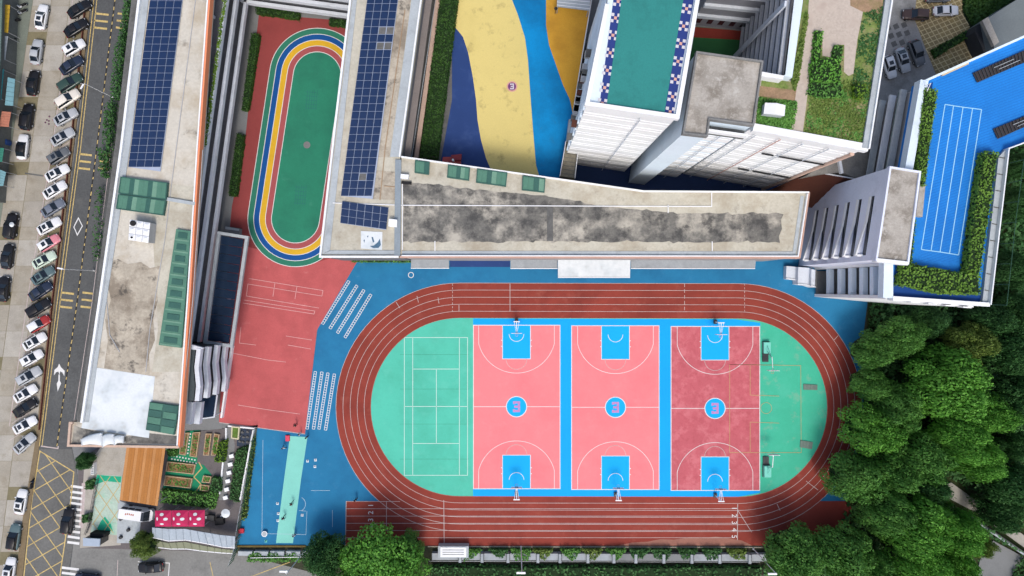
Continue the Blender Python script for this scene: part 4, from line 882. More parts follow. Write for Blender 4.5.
# west galleries of B, south part
sx = P(890, 280, ZB)[0]
MB().prism([(sx - .1, 2.9), (sx + 4, 2.9), (sx + 4, -1.0), (sx - .1, -1.0)], -.04, .3).build('gallery_floor', paving, Bb)
MB().prism([(sx + 2.2, 3.2), (sx + 5, 3.2), (sx + 5, -1.2), (sx + 2.2, -1.2)], 0, 20.8).build('gallery_wall', M('gallery_taupe', C(158, 154, 150), .1, .5, .08, 4, .85), Bb)
for z in (4.9, 8.8, 12.3, 15.7, 18.7):
    MB().prism([(sx - .05, 3.1), (sx + .75, 3.1), (sx + .75, -1.0), (sx - .05, -1.0)], z - 1., z).build('gallery_ledge', cool_wall, Bb)
    MB().prism([(sx + .76, 3.1), (sx + 2.2, 3.1), (sx + 2.2, -1.0), (sx + .76, -1.0)], z - 1.1, z - .85).build('gallery_floor', paving, Bb)
MB().prism([(sx - .15, 3.15), (sx + 3.5, 3.3), (sx + 3.5, 3.75), (sx - .6, 3.75)], 0, 22).build('fin_wall', white_wall, Bb)
MB().prism([(sx - .3, -1.02), (sx + 12, -2.2), (sx + 12, -2.7), (sx - .3, -1.5)], 0, ZB - .6).build('fin_wall', white_wall, Bb)
for i in range(5): MB().prism([(sx + i * 2.4 + .4, -1.6 - i * .24), (sx + i * 2.4 + 1.6, -1.72 - i * .24), (sx + i * 2.4 + 1.6, -1.85 - i * .24), (sx + i * 2.4 + .4, -1.75 - i * .24)], ZB - 1, ZB + .2).build('wall_cap', white_wall, Bb)
# north-west galleries of B
n0, n1 = Vector(bo[0]), Vector(bo[9])
for k, z in enumerate((19.4, 16.6, 13.8, 11., 8.2)):
    MB().wall([n0 + Vector((-.25, 0)), n1 + Vector((-.25, 0))], .9, z - .4, z).build('gallery_ledge', (coping, ledge_grey)[k % 2], Bb)
    MB().wall([n0 + Vector((-.12, 0)), n1 + Vector((-.12, 0))], .1, z - 1.6, z - .6).build('gallery_glass', M('green_glass', C(40, 92, 84), .1, .5, .05, 4, .3) if k == 0 else glass, Bb)
MB().prism(W([(920, 184), (925.5, 185), (922.5, 217), (916, 216)], ZB + .8), ZB, ZB + .8).build('vent_housing', roof_conc, Bb)
for (pa, n) in (([(974, 72.5), (1034, 46), (1036, 57.5), (978.5, 82)], 9), ([(994.5, 128.5), (1050, 106), (1052, 115), (999, 138.5)], 8)):
    t = thing('slatted_deck', 'longer dark slatted seat deck on the blue roof' if n == 9 else 'shorter dark slatted seat deck near the white parapet corner', 'deck', P(*pa[0], ZB), 'seat decks on the blue roof')
    q = W(pa, ZB + .5); MB().prism(q, ZB + .2, ZB + .25).build('platform', M('pergola_dark', C(62, 58, 62), .15, 1, .1, 5, .7) if 'pergola_dark' not in bpy.data.materials else bpy.data.materials['pergola_dark'], t)
    for i in range(n * 2): MB().wall([bil(q, (i + .5) / n / 2, .04), bil(q, (i + .5) / n / 2, .96)], .12, ZB + .25, ZB + .4).build('slat', dark_metal, t)
    for v in (.35, .65): MB().wall([bil(q, .25 + v * .2, v), bil(q, .55 + v * .3, v)], .07, ZB + .4, ZB + .46).build('light_tube', coping, t)
    for u in (.05, .5, .95):
        for v in (.1, .9): c = bil(q, u, v); MB().tube((c[0], c[1], ZB), (c[0], c[1], ZB + .2), .06).build('leg', dark_metal, t)
t = thing('bench', 'long pale timber bench near the north parapet of the blue roof', 'bench', P(955, 69, ZB)); q = W([(942, 74.5), (968.5, 62.5), (969, 64), (942.8, 76)], ZB + .45); MB().prism(q, ZB + .38, ZB + .45).build('seat', M('pale_timber', C(222, 200, 160), .08, 1, .08, 5, .8), t)
for u in (.05, .35, .65, .95): c = bil(q, u, .5); MB().box((c[0], c[1], ZB + .19), (.3, .2, .38), rad(24)).build('leg', grey_metal, t)
t = thing('lamp_post', 'white lamp arm at the north west corner of the blue roof', 'lamp', P(921, 88, ZB)); c = P(921, 88, ZB); MB().tube((c[0], c[1], ZB), (c[0], c[1], ZB + 2.2), .05).build('pole', white_metal, t); d = P(927, 91, ZB + 2.2); MB().tube((c[0], c[1], ZB + 2.2), d, .05).build('arm', white_metal, t)
t = thing('rail_fence', 'thin green wire fence outside the white parapet of the blue roof', 'fence', P(1005, 230, 21)); fp = W([(1022, 140), (1011, 220), (1002, 305)], 22)
MB().wall(fp, .05, 22.9, 22.96).build('rail', M('green_wire', C(60, 100, 80), .1, 1, .1, 5, .6), t)
for i in range(9): c = lerp(fp[0], fp[2], i / 8); MB().tube((c[0], c[1], 0), (c[0], c[1], 22.9), .05).build('post', bpy.data.materials['green_wire'], t)
# link roof and brown slatted roof between the roof garden and the slot tower
t = thing('link_roof', 'stained concrete link roof behind the slot tower', 'building', P(865, 160)); MB().prism(W([(806, 176), (846, 148), (925, 140), (925, 186), (868, 184), (842, 172)], 12), 0, 12).build('roof_slab', M('stained_concrete', C(152, 148, 140), .14, .5, .12, 4, .95, stain=(C(112, 108, 100), .4, .48, .66, .8)), t)
MB().wall(W([(864.5, 181.5), (899, 186)], 12), .2, 12, 12.4).build('coping', white_wall, t); MB().wall(W([(838, 160), (840.5, 174)], 12), .4, 12, 12.6).build('beam', white_wall, t)
t = thing('slatted_roof', 'brown slatted roof sloping between roof garden and slot tower', 'roof', P(830, 185)); q0 = W([(796, 180), (824, 172.5), (868, 182)], 11.5); q1 = W([(800, 200), (812, 201)], 9)
for i in range(34):
    u = i / 33; a = lerp(W([(812, 172)], 11.6)[0], W([(867, 181.6)], 11.6)[0], u); b = lerp(W([(758, 196)], 2)[0], W([(832, 212)], 2)[0], u)
    d = Vector((b[0] - a[0], b[1] - a[1])); n_ = Vector((-d.y, d.x)).normalized() * .11
    MB().add([(a[0] - n_.x, a[1] - n_.y, 11.6), (a[0] + n_.x, a[1] + n_.y, 11.6), (b[0] + n_.x, b[1] + n_.y, 2), (b[0] - n_.x, b[1] - n_.y, 2), (a[0] - n_.x, a[1] - n_.y, 11.5), (a[0] + n_.x, a[1] + n_.y, 11.5), (b[0] + n_.x, b[1] + n_.y, 1.9), (b[0] - n_.x, b[1] - n_.y, 1.9)], [(3, 2, 1, 0), (4, 5, 6, 7), (0, 1, 5, 4), (2, 3, 7, 6), (1, 2, 6, 5), (3, 0, 4, 7)]).build('slat', brown_slat, t)
MB().wall(W([(811, 171), (868, 181)], 11.7), .16, 11.3, 11.75).build('ridge', white_wall, t)
a, b = W([(812, 172), (867, 181.6)], 11.6); c_, d_ = W([(832, 212), (758, 196)], 2); MB().add([(*a, 11.4), (*b, 11.4), (*c_, 1.8), (*d_, 1.8)], [(3, 2, 1, 0)]).build('underlay', brown_slat, t)
# stepped boxes at the foot of the blue roof block
bx = [('lowest', (786.5, 266, 798, 280), 1.2), ('middle', (798.3, 267, 811.5, 285.5), 2.2), ('highest', (811.5, 269, 816, 287), 3.)]
for lab, (x0, y0, x1, y1), h in bx:
    t = thing('stepped_box', lab + ' of the stepped grey boxes beside the end of the track block', 'box', P((x0 + x1) / 2, (y0 + y1) / 2), 'stepped boxes'); q = W([(x0, y0), (x1, y0 + 1), (x1 - .5, y1), (x0 - .5, y1 - 1.5)], h)
    MB().prism(q, 0, h).build('box_body', ledge_grey, t); MB().wall([q[3], q[2]], .14, 0, h + .2).build('rim', white_wall, t); MB().wall([q[1], q[2]], .14, 0, h + .25).build('rim', gutter, t)
structure('dark_gap_paving', MB().sheet(PX([(868, 298), (892, 300), (884, 345), (862, 345)]), .028), soil)

# ================================================================ VEGETATION
def crown_mesh(name, r, h, m_, n_lobes, leaf, dens=1.0, seed=1):
    g = np.random.default_rng(seed); P_, N_, S_ = [], [], []
    for i in range(n_lobes):
        a = i * 2.399 + g.uniform(-.4, .4); f = math.sqrt((i + .5) / n_lobes); rr = f * r * .86
        c = np.array([rr * math.cos(a), rr * math.sin(a), h * (.30 + .42 * math.sqrt(max(0, 1 - f * f))) + g.uniform(-.13, .15) * h])
        lr = r * g.uniform(.18, .36); n = int(dens * 5.5 * lr * lr / (leaf * leaf) * 1.5)
        d = g.normal(size=(n, 3)); d[:, 2] = np.abs(d[:, 2]) * 1.1 - .35; d /= np.linalg.norm(d, axis=1, keepdims=True)
        rad_ = lr * (1 + .16 * np.sin(d[:, :1] * 7 + i) * np.cos(d[:, 1:2] * 6)) * g.uniform(.72, 1.06, (n, 1))
        P_.append(c + d * rad_ * [1, 1, .8]); N_.append(d + g.normal(size=(n, 3)) * .45 + [0, 0, .3]); S_.append(g.uniform(.7, 1.35, n) * leaf)
    return leaves(name, np.concatenate(P_), np.concatenate(N_), np.concatenate(S_), m_)
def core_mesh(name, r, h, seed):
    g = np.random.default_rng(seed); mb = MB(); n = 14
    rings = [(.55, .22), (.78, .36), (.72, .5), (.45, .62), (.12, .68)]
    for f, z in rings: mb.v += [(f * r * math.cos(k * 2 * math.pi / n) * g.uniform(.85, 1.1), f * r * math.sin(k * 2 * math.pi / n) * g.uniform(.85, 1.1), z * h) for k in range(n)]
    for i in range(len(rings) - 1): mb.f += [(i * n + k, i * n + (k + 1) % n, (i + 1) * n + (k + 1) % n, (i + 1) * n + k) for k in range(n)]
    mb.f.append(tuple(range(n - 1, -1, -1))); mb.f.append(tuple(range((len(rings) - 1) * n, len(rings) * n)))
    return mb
def trunk_mesh(name, r, h, seed):
    g = random.Random(seed); mb = MB(); p = Vector((0, 0, -.1)); rr = r * .075
    for i in range(4):
        q = Vector((g.uniform(-.2, .2), g.uniform(-.2, .2), h * .5 * (i + 1) / 4)); mb.tube(p, q, rr, rr * .82, 9); p = q; rr *= .82
    for i in range(6):
        a = i * 1.05 + g.uniform(-.3, .3); q = Vector((math.cos(a) * r * .5, math.sin(a) * r * .5, h * g.uniform(.55, .7))); mb.tube(Vector((0, 0, h * g.uniform(.25, .45))), q, rr * .7, rr * .25, 6)
    return mb
proto = {}
def tree(lab, px, py, rpx, hgt, kind, grp, name='broadleaf_tree'):
    zc = hgt * .6; c = P(px, py, zc); r = rpx * (H - zc) / FPX
    key = (kind, int(px + py) % 3)
    if key not in proto:
        m_ = {'b': leaf_br, 'm': leaf_md, 'd': leaf_dk, 'y': leaf_yl}[kind]; sd = hash(kind) % 97 if False else ord(kind) * 7 + key[1] * 31
        cm = crown_mesh('crown', 1., 1., m_, 36, .041, 1.0, sd)
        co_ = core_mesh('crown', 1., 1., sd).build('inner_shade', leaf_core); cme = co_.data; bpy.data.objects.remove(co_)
        to = trunk_mesh('trunk', 1., 1., sd).build('trunk', bark); tme = to.data; bpy.data.objects.remove(to)
        proto[key] = (cm, cme, tme)
    cm, cme, tme = proto[key]
    t = thing(name, lab, 'tree', (c[0], c[1], 0), grp, random.uniform(0, 6.28))
    cr = link_mesh('crown', cm, None, t); cr.scale = (r, r, hgt)
    ic = link_mesh('shade_core', cme, None, cr)  # solid dark core, stands in for the shade inside the crown
    tr = link_mesh('trunk', tme, None, t); tr.scale = (r, r, hgt)
    return t
g1 = 'trees of the wood on the east slope'
for a in [('biggest bright green spreading tree near the east end of the track', 946, 386, 37, 15, 'b'), ('upright mid green tree nearest the blue yard corner', 872, 352, 19, 10, 'm'), ('fresh green tree just below the blue roof block', 901, 337, 21, 11, 'm'),
          ('rounded green tree overhanging the east bend of the track', 870, 384, 17, 10, 'm'), ('bright tree beside the lower east bend of the track', 872, 430, 26, 12, 'b'), ('green tree tucked between the biggest tree and the bend', 899, 408, 24, 12, 'm'),
          ('light green tree right of the biggest spreading tree', 986, 412, 23, 12, 'b'), ('olive tree directly below the biggest spreading tree', 957, 440, 27, 14, 'b'), ('green tree above the start of the concrete path', 978, 458, 22, 12, 'b'),
          ('dusky green tree left of the path start', 921, 455, 26, 13, 'm'), ('shaggy green tree beside the south east bend', 857, 478, 26, 12, 'm'), ('deep green tree in the middle of the wood', 893, 472, 24, 12, 'm'), ('blue green tree beside the path start', 927, 487, 20, 11, 'd'),
          ('bright tree left of the lower wood clearing', 888, 512, 25, 13, 'm'), ('tall bright clumped tree in the lower wood', 921, 525, 31, 15, 'b'), ('vivid green tree beside the path wall', 957, 530, 23, 13, 'b'),
          ('clumped bright tree at the bottom of the wood', 914, 556, 26, 13, 'b'), ('soft green tree by the bottom right of the track', 846, 556, 29, 12, 'm'), ('low green tree over the end of the boundary wall', 793, 557, 30, 11, 'm'), ('green tree at the bottom edge right of the track', 874, 574, 24, 11, 'm'), ('bright tree at the bottom edge beside the path clearing', 955, 572, 24, 12, 'b'), ('olive tree behind the path wall', 980, 545, 13, 8, 'y'),
          ('dark tree at the right edge above the path wall', 1016, 486, 25, 12, 'd'), ('dark tree leaning over the path near the right edge', 1003, 514, 19, 10, 'd'), ('dark tree at the right edge halfway down the wood', 1013, 400, 27, 12, 'd'), ('shadowed tree at the right edge below the blue roof', 1012, 350, 26, 12, 'd'),
          ('yellowish tree below the white end wall of the blue roof', 968, 345, 24, 11, 'y'), ('dark bush like tree under the blue roof end wall', 930, 322, 18, 9, 'd'), ('dark tree below the blue roof corner', 990, 322, 20, 10, 'd'), ('dark tree right of the white parapet', 1016, 270, 18, 10, 'd'), ('dark tree at the right edge beside the roof fence', 1018, 205, 16, 10, 'd'), ('small dark tree at the right edge near the pergola', 1020, 165, 12, 9, 'd'), ('dark tree at the right edge level with the roof corner', 1018, 312, 18, 10, 'd'), ('dark tree at the right edge just below the roof garden trees', 1015, 445, 16, 9, 'd')]:
    tree(*a, g1)
g2 = 'trees at the south boundary'
for a in [('round bright tree covering the south west end of the track', 379, 574, 44, 10, 'b'), ('dark round tree beside the run-up strip', 325, 558, 23, 9, 'd'), ('dark green tree between the two southern crowns', 408, 549, 15, 7, 'm'),
          ('small tree beside the crosswalk under the entrance roof', 84, 461, 9, 4.5, 'd'), ('bushy yellow green tree beside the minibus', 143, 545, 14, 5, 'y')]: tree(*a, g2)
# undergrowth of the wood
wood_poly = PX([(868, 300), (1060, 295), (1060, 620), (770, 620), (770, 552), (835, 548), (862, 430)])
structure('woodland_floor', MB().sheet(wood_poly, .03), M('woodland_soil', C(56, 66, 36), .35, .3, .3, 3, 1., bump=.6))
structure('woodland_floor_east', MB().sheet(PX([(1000, 130), (1080, 130), (1080, 296), (985, 300)]), .03), bpy.data.materials['woodland_soil'])
def clear_of_path(p): return not (inside(p, path_a) or inside(p, path_b))
path_a = PX([(938, 480), (952, 478), (1040, 536), (1040, 566), (975, 518), (944, 502)], 1.5); path_b = PX([(986, 536), (1026, 554), (1010, 590), (966, 590), (974, 552)], 1.5)
scatter('undergrowth', wood_poly, .3, 26000, .25, .6, leaf_dk, None, 3.2, 'dark undergrowth filling the wood floor', clear_of_path)
scatter('undergrowth', PX([(1000, 140), (1070, 140), (1070, 296), (985, 306)]), .3, 6000, .25, .6, leaf_dk, None, 3.5, 'dark undergrowth beside the blue roof block')
pa = structure('path', MB().prism(PX([(944, 484), (950, 482), (1030, 540), (1040, 560), (1030, 552), (975, 512), (948, 498)]), -.04, .35), conc_a)
structure('path_clearing', MB().prism(PX([(992, 540), (1022, 556), (1004, 585), (972, 585), (980, 556)]), -.04, .33), paving)
t = thing('path_wall', 'thin white topped wall running beside the wood path', 'wall', P(995, 535)); MB().wall(PX([(966, 515), (1000, 538), (1035, 562)]), .5, 0, 1.3).build('wall', gutter, t); MB().wall(PX([(966, 515), (1000, 538), (1035, 562)], 1.3), .3, 1.3, 1.42).build('coping', coping, t)

def hedge(lab, pts, z0, h, m_, dens=1., leaf=.2, grp='clipped hedges', rough_=.14, name='hedge', cat='hedge'):
    q = W(pts, z0 + h * .9); c = (sum(p[0] for p in q) / len(q), sum(p[1] for p in q) / len(q))
    t = thing(name, lab, cat, (c[0], c[1], z0), grp)
    MB().prism([lerp(p, c, .04) for p in q], z0 - .02, z0 + h * .84).build('shade_core', leaf_core, t)  # solid dark block, hedge's inner shade as colour
    A_ = abs(area2(q)) / 2; n = int(dens * A_ * 1.6 / (leaf * leaf)); pos = []; nr = []
    xs = [p[0] for p in q]; ys = [p[1] for p in q]
    while len(pos) < n:
        p = (random.uniform(min(xs), max(xs)), random.uniform(min(ys), max(ys)))
        if inside(p, q): pos.append((p[0] - c[0], p[1] - c[1], h * .84 + random.gauss(.03, rough_))); nr.append((random.gauss(0, .5), random.gauss(0, .5), 1))
    for i in range(len(q)):
        a, b = Vector(q[i - 1]), Vector(q[i]); L = (b - a).length; o_ = Vector(((b - a).y, -(b - a).x)).normalized()
        if area2(q) < 0: o_ = -o_
        for k in range(int(dens * L * h * 1.5 / leaf / leaf)):
            p = lerp(a, b, random.random()); pos.append((p[0] - c[0] + o_.x * random.gauss(.02, .08), p[1] - c[1] + o_.y * random.gauss(.02, .08), random.uniform(0, h * .9))); nr.append((o_.x + random.gauss(0, .4), o_.y + random.gauss(0, .4), .3))
    pos = np.array(pos); link_mesh('foliage', leaves('foliage', pos, np.array(nr), rng.uniform(.7, 1.3, len(pos)) * leaf, m_), None, t)
    return t
leaf_roof = leaf_mat('roof_hedge_leaf', (.055, .150, .018), (.210, .370, .052))
hedge('clipped hedge along the north edge of the small track yard', [(255.5, 6.5), (299, 13), (298.5, 18.5), (255.5, 12.5)], 0, 1.1, leaf_hedge)
hedge('short clipped hedge at the north east of the small track yard', [(329, 18), (352, 21), (351.5, 26.5), (328.5, 24)], 0, 1.1, leaf_hedge)
hedge('clipped hedge west of the top of the small oval track', [(251.5, 33), (259, 34), (247.5, 110), (241.5, 109.5)], 0, 1.1, leaf_hedge)
hedge('clipped hedge west of the bottom of the small oval track', [(236.5, 133.5), (243.5, 134.5), (236, 196), (228.5, 195)], 0, 1.1, leaf_hedge)
hedge('tall dark clipped hedge at the west side of the yellow playground', [(441, -10), (458.5, -10), (437, 158), (419.5, 158)], ZP, 1.5, leaf_hedge)
hedge('low hedge strip at the foot of the solar roof block', [(351, 257), (411, 257.6), (411, 262), (351, 261.5)], 0, 1., leaf_md)
hedge('narrow hedge along the west gutter of the blue roof', [(926, 88), (937.5, 90), (932, 130), (925, 186), (917, 184), (921, 130)], ZB, 1.3, leaf_roof, rough_=.2)
hedge('hedge beside the concrete tower at the blue roof corner', [(912, 219), (916, 219), (912, 262), (909, 271), (903, 268)], ZB, 1.3, leaf_roof, rough_=.2)
hedge('shaggy wide hedge along the south end of the blue roof', [(903, 264), (913, 264), (960, 273), (980, 274), (981, 294), (940, 293), (899, 284)], ZB, 1.5, leaf_roof, leaf=.26, rough_=.3)
hedge('tall hedge along the east bench of the blue roof', [(985, 151), (998, 152), (989, 215), (980, 275), (967, 273), (977, 200)], ZB, 1.6, leaf_roof, leaf=.24, rough_=.25)
hedge('square bushes in the middle of the roof garden', [(812, 62), (826, 58), (838, 60), (842, 66), (841, 80), (831, 82), (811, 80)], ZL, .9, leaf_br, rough_=.25, grp='roof garden shrubs')
hedge('narrow green shrub strip by the roof garden path', [(816, 30), (823, 31), (820, 60), (813, 60)], ZL, .7, leaf_br, rough_=.2, grp='roof garden shrubs')
hedge('small green shrub block beside the pale patch', [(835, 45), (843, 46), (841.5, 62), (833, 60)], ZL, .7, leaf_md, rough_=.2, grp='roof garden shrubs')
hedge('lime coloured round shrub at the roof garden edge', [(855, 85), (864, 84), (867, 91), (862, 98), (855, 96)], ZL, 1., leaf_lime, rough_=.3, grp='roof garden shrubs')
hedge('dark mixed shrubs below the square bushes', [(811, 82), (841, 82), (843, 96), (826, 98), (808, 94)], ZL, .5, leaf_md, rough_=.2, grp='roof garden shrubs')
# vine strip along the road wall
def strip(lab, pts, z0, h, m_, n, s0=.15, s1=.4, name='vine', grp=None, cat='plant'):
    q = PX(pts, z0); c = (sum(p[0] for p in q) / len(q), sum(p[1] for p in q) / len(q)); t = thing(name, lab, cat, (c[0], c[1], z0), grp)
    xs = [p[0] for p in q]; ys = [p[1] for p in q]; pos = []; k = 0
    while len(pos) < n:
        p = (random.uniform(min(xs), max(xs)), random.uniform(min(ys), max(ys)))
        if inside(p, q): pos.append((p[0] - c[0], p[1] - c[1], random.random() * h))
    pos = np.array(pos); link_mesh('foliage', leaves('foliage', pos, rng.normal(size=pos.shape) * .6 + (0, 0, .8), rng.uniform(s0, s1, n), m_), None, t)
    MB().tube((c[0], c[1], z0), (c[0] + .2, c[1] + .2, z0 + h * .7), .05, .03).build('stem', bark, t)
    return t
for lab, p, n in (('dense vine clump along the road wall at the top edge', [(130, 0), (135, 0), (130, 42), (124, 44)], 800), ('widest vine clump on the road wall beside the upper lamp', [(121, 44), (131, 30), (124, 100), (115, 105)], 1300), ('vine clump on the road wall below the upper lamp', [(110, 108), (119, 102), (115, 150), (108, 148)], 800), ('thin vine clump on the road wall beside the yellow bars', [(103, 150), (114, 148), (110, 178), (105, 178)], 500), ('sparse vine clump on the road wall beside the diamond marking', [(101, 190), (106, 186), (102, 262), (97, 258)], 320)):
    strip(lab, p, 0, 2.0, leaf_dk, int(n * .7), grp='vines on the road wall')
t = thing('boundary_wall', 'low grey wall between the road and the long school block', 'wall', P(112, 150)); MB().wall(PX([(141, -20), (137, 0), (117, 150), (99, 300), (80, 420)], 2.), .4, 0, 2.0).build('wall', gutter, t); MB().wall(PX([(141, -20), (137, 0), (117, 150), (99, 300), (80, 420)], 2.), .5, 2.0, 2.1).build('coping', paving, t)

# ================================================================ VEHICLES
paints = {}
def paint(nm, c, r=.25):
    if nm not in paints: paints[nm] = M('car_paint_' + nm, c, .03, .5, .02, 8, r, .3)
    return paints[nm]
for nm, c in dict(white=(.68, .69, .70), silver=(.38, .40, .42), black=(.012, .012, .014), navy=(.02, .03, .055), green=(.03, .06, .05), teal=(.09, .14, .15), grey=(.12, .13, .14), red=(.32, .03, .03), beige=(.66, .62, .55), pink=(.62, .22, .26), pale=(.50, .60, .50), brown=(.07, .045, .04), slate=(.14, .16, .20)).items(): paint(nm, c)
head_l = M('headlamp', (.6, .62, .64), .05, 1, .02, 8, .15, .6); tail_l = M('tail_lamp', (.25, .01, .01), .05, 1, .02, 8, .2, .5)
def car_meshes(L, Wd, kind):
    out = {}; h = L / 2; w2 = Wd / 2
    st_ = [(-h, .72, .50, .62), (-h + .12, .86, .42, .86), (-h + .55, .96, .30, .95 if kind == 'sedan' else 1.0), (-h * .35, 1., .28, .98), (h * .25, 1., .28, .98), (h * .55, .98, .28, .93), (h - .35, .92, .30, .84), (h - .08, .80, .40, .70), (h, .62, .46, .58)]
    mb = MB(); n = 10
    for x, f, zb, zt in st_:
        ww = w2 * f
        mb.v += [(x, s_ * ww * a, z) for s_, a, z in ((-1, .86, zb), (-1, 1., zb + .12), (-1, 1., zt - .14), (-1, .93, zt - .03), (-1, .6, zt + .01), (1, .6, zt + .01), (1, .93, zt - .03), (1, 1., zt - .14), (1, 1., zb + .12), (1, .86, zb))]
    for i in range(len(st_) - 1): mb.f += [(i * n + k, i * n + (k + 1) % n, (i + 1) * n + (k + 1) % n, (i + 1) * n + k) for k in range(n)]
    mb.f += [tuple(range(n)), tuple(range(len(st_) * n - 1, (len(st_) - 1) * n - 1, -1))]
    mb.f = [f[::-1] for f in mb.f]
    out['body'] = mb
    fx, rx = h * .40, (-h * .78 if kind == 'sedan' else -h * .93); fr, rr = h * .06, (-h * .42 if kind == 'sedan' else -h * .74); ht = 1.43 if kind == 'sedan' else 1.62
    lo = w2 * .90; up = w2 * .72
    B_ = [(fx, -lo * .92), (fx, lo * .92), (rx, lo * .9), (rx, -lo * .9)]; Tt = [(fr, -up), (fr, up), (rr, up), (rr, -up)]
    v8 = [(x, y, .93) for x, y in B_] + [(x, y, ht) for x, y in Tt]
    g = MB(); g.add([v8[0], v8[1], v8[5], v8[4]], [(0, 1, 2, 3)]); out['windscreen'] = g
    g = MB(); g.add([v8[2], v8[3], v8[7], v8[6]], [(0, 1, 2, 3)]); out['rear_window'] = g
    for k, (a, b, c, d) in enumerate(((1, 2, 6, 5), (3, 0, 4, 7))): g = MB(); g.add([v8[a], v8[b], v8[c], v8[d]], [(0, 1, 2, 3)]); out['side_window%d' % k] = g
    e_ = .07; g = MB(); g.frustum([(fr + e_, -up - e_), (fr + e_, up + e_), (rr - e_, up + e_), (rr - e_, -up - e_)], ht - .03, [(fr - .05, -up + .03), (fr - .05, up - .03), (rr + .05, up - .03), (rr + .05, -up + .03)], ht + .05); out['roof'] = g
    k = 0
    for s_ in (1, -1):     # pillars joining roof and body
        for (bx_, by_), (tx_, ty_) in ((B_[0], Tt[0]), (B_[3], Tt[3])): out['pillar%d' % k] = MB().tube((bx_, s_ * abs(by_), .92), (tx_, s_ * abs(ty_), ht), .055, .05, 5); k += 1
    g = MB(); g.frustum([(fr - .25, -up * .62), (fr - .25, up * .62), (fr - .95, up * .62), (fr - .95, -up * .62)], ht + .045, [(fr - .27, -up * .6), (fr - .27, up * .6), (fr - .93, up * .6), (fr - .93, -up * .6)], ht + .062); out['sunroof'] = g
    g = MB()
    g.tube((0, -.11, 0), (0, .11, 0), .32, .32, 14); out['tyre'] = g
    g = MB(); g.tube((0, -.115, 0), (0, .115, 0), .20, .20, 12); out['rim'] = g
    g = MB(); g.box((0, 0, 0), (.16, .34, .12)); out['lamp'] = g
    g = MB(); g.box((0, 0, 0), (.16, .2, .13)); out['mirror'] = g
    res = {}
    for k, v in out.items():
        o = v.build(k.rstrip('0123'), glass, None, smooth=(k in ('body', 'roof', 'tyre'))); res[k] = o.data; bpy.data.objects.remove(o)
    res['_'] = (h, w2); return res
CM = {'sedan': car_meshes(4.55, 1.80, 'sedan'), 'hatch': car_meshes(4.15, 1.76, 'suv'), 'suv': car_meshes(4.75, 1.88, 'suv')}
def car(lab, px, py, ang, colr, kind='sedan', roof=None, sun=False, grp='cars parked beside the road', name='parked_car'):
    me = CM[kind]; h, w2 = me['_']; c = P(px, py, .7); pm = paints[colr]; rm = paints[roof] if roof else pm
    t = thing(name, lab, 'car', (c[0], c[1], .03), grp, rad(ang)); t.scale = (.96, .96, .96)
    def part(nm, key, m_, loc=None, par=None):
        o = link_mesh(nm, me[key], None, par or t, loc); own_mat(o, m_); return o
    part('body', 'body', pm); part('windscreen', 'windscreen', glass); part('rear_window', 'rear_window', glass)
    part('side_window', 'side_window0', glass); part('side_window', 'side_window1', glass)
    r = part('roof', 'roof', rm); [part('pillar', 'pillar%d' % k, rm) for k in range(4)]
    if sun: part('sunroof', 'sunroof', glass, None, r)
    for sx_ in (h * .62, -h * .60):
        for sy_ in (-1, 1): w_ = part('wheel', 'tyre', black, (sx_, sy_ * (w2 - .10), .32)); part('rim', 'rim', grey_metal, None, w_)
    for sy_ in (-1, 1):
        part('headlight', 'lamp', head_l, (h - .16, sy_ * w2 * .62, .66)); part('tail_light', 'lamp', tail_l, (-h + .10, sy_ * w2 * .62, .74)); part('mirror', 'mirror', pm, (h * .33, sy_ * (w2 + .06), .95))
    return t
A0 = 31
row = [(79.5, 9, 'black', 'sedan', 'black sedan topmost in the slanted parking row'), (76, 28, 'black', 'sedan', 'second black sedan from the top of the slanted row'), (74, 47.5, 'white', 'hatch', 'white hatchback between black cars near the top of the slanted row', 1), (71.5, 65, 'navy', 'sedan', 'navy car third dark one down the slanted row'), (70, 83, 'green', 'suv', 'dark green wagon above the cream van roof car'), (67.5, 99, 'beige', 'suv', 'cream boxy car in the slanted row beside the upper lamp'),
       (65.5, 117, 'silver', 'sedan', 'silver sedan just below the cream boxy car', 1), (62.5, 137, 'silver', 'sedan', 'second silver sedan below the cream boxy car', 1), (58.8, 156, 'grey', 'hatch', 'grey hatchback level with the yellow road bars', 1), (57, 173, 'white', 'sedan', 'white sedan with black sunroof just below the yellow road bars', 1), (54.7, 190, 'white', 'sedan', 'second white sunroof sedan below the yellow road bars', 1), (53, 208, 'slate', 'sedan', 'slate blue sedan between two white sunroof cars'),
       (49, 226, 'white', 'sedan', 'white sunroof sedan level with the diamond marking', 1), (49, 243, 'pink', 'hatch', 'pink hatchback with white roof in the slanted row', 1, 'white'), (44, 260, 'pale', 'sedan', 'pale mint sedan just below the pink car', 1), (43, 275.5, 'teal', 'sedan', 'dull teal sedan level with the lower lamp', 1), (40.5, 291, 'navy', 'sedan', 'navy sedan level with the middle yellow bars'), (38.5, 308, 'black', 'suv', 'black wagon directly above the red car'),
       (39, 324, 'red', 'hatch', 'red hatchback with white roof in the slanted row', 0, 'white'), (34.5, 341.5, 'white', 'sedan', 'white sedan directly below the red car', 1), (32, 358, 'white', 'hatch', 'white hatchback level with the road arrow tip', 1), (28.8, 376, 'silver', 'suv', 'silver wagon level with the road arrow tail', 1), (25.2, 393.5, 'white', 'sedan', 'white sedan above the lowest black car of the row', 1), (25, 408, 'black', 'sedan', 'lowest black car of the slanted row'), (24.7, 425, 'white', 'sedan', 'white sedan last but one in the slanted row', 1)]
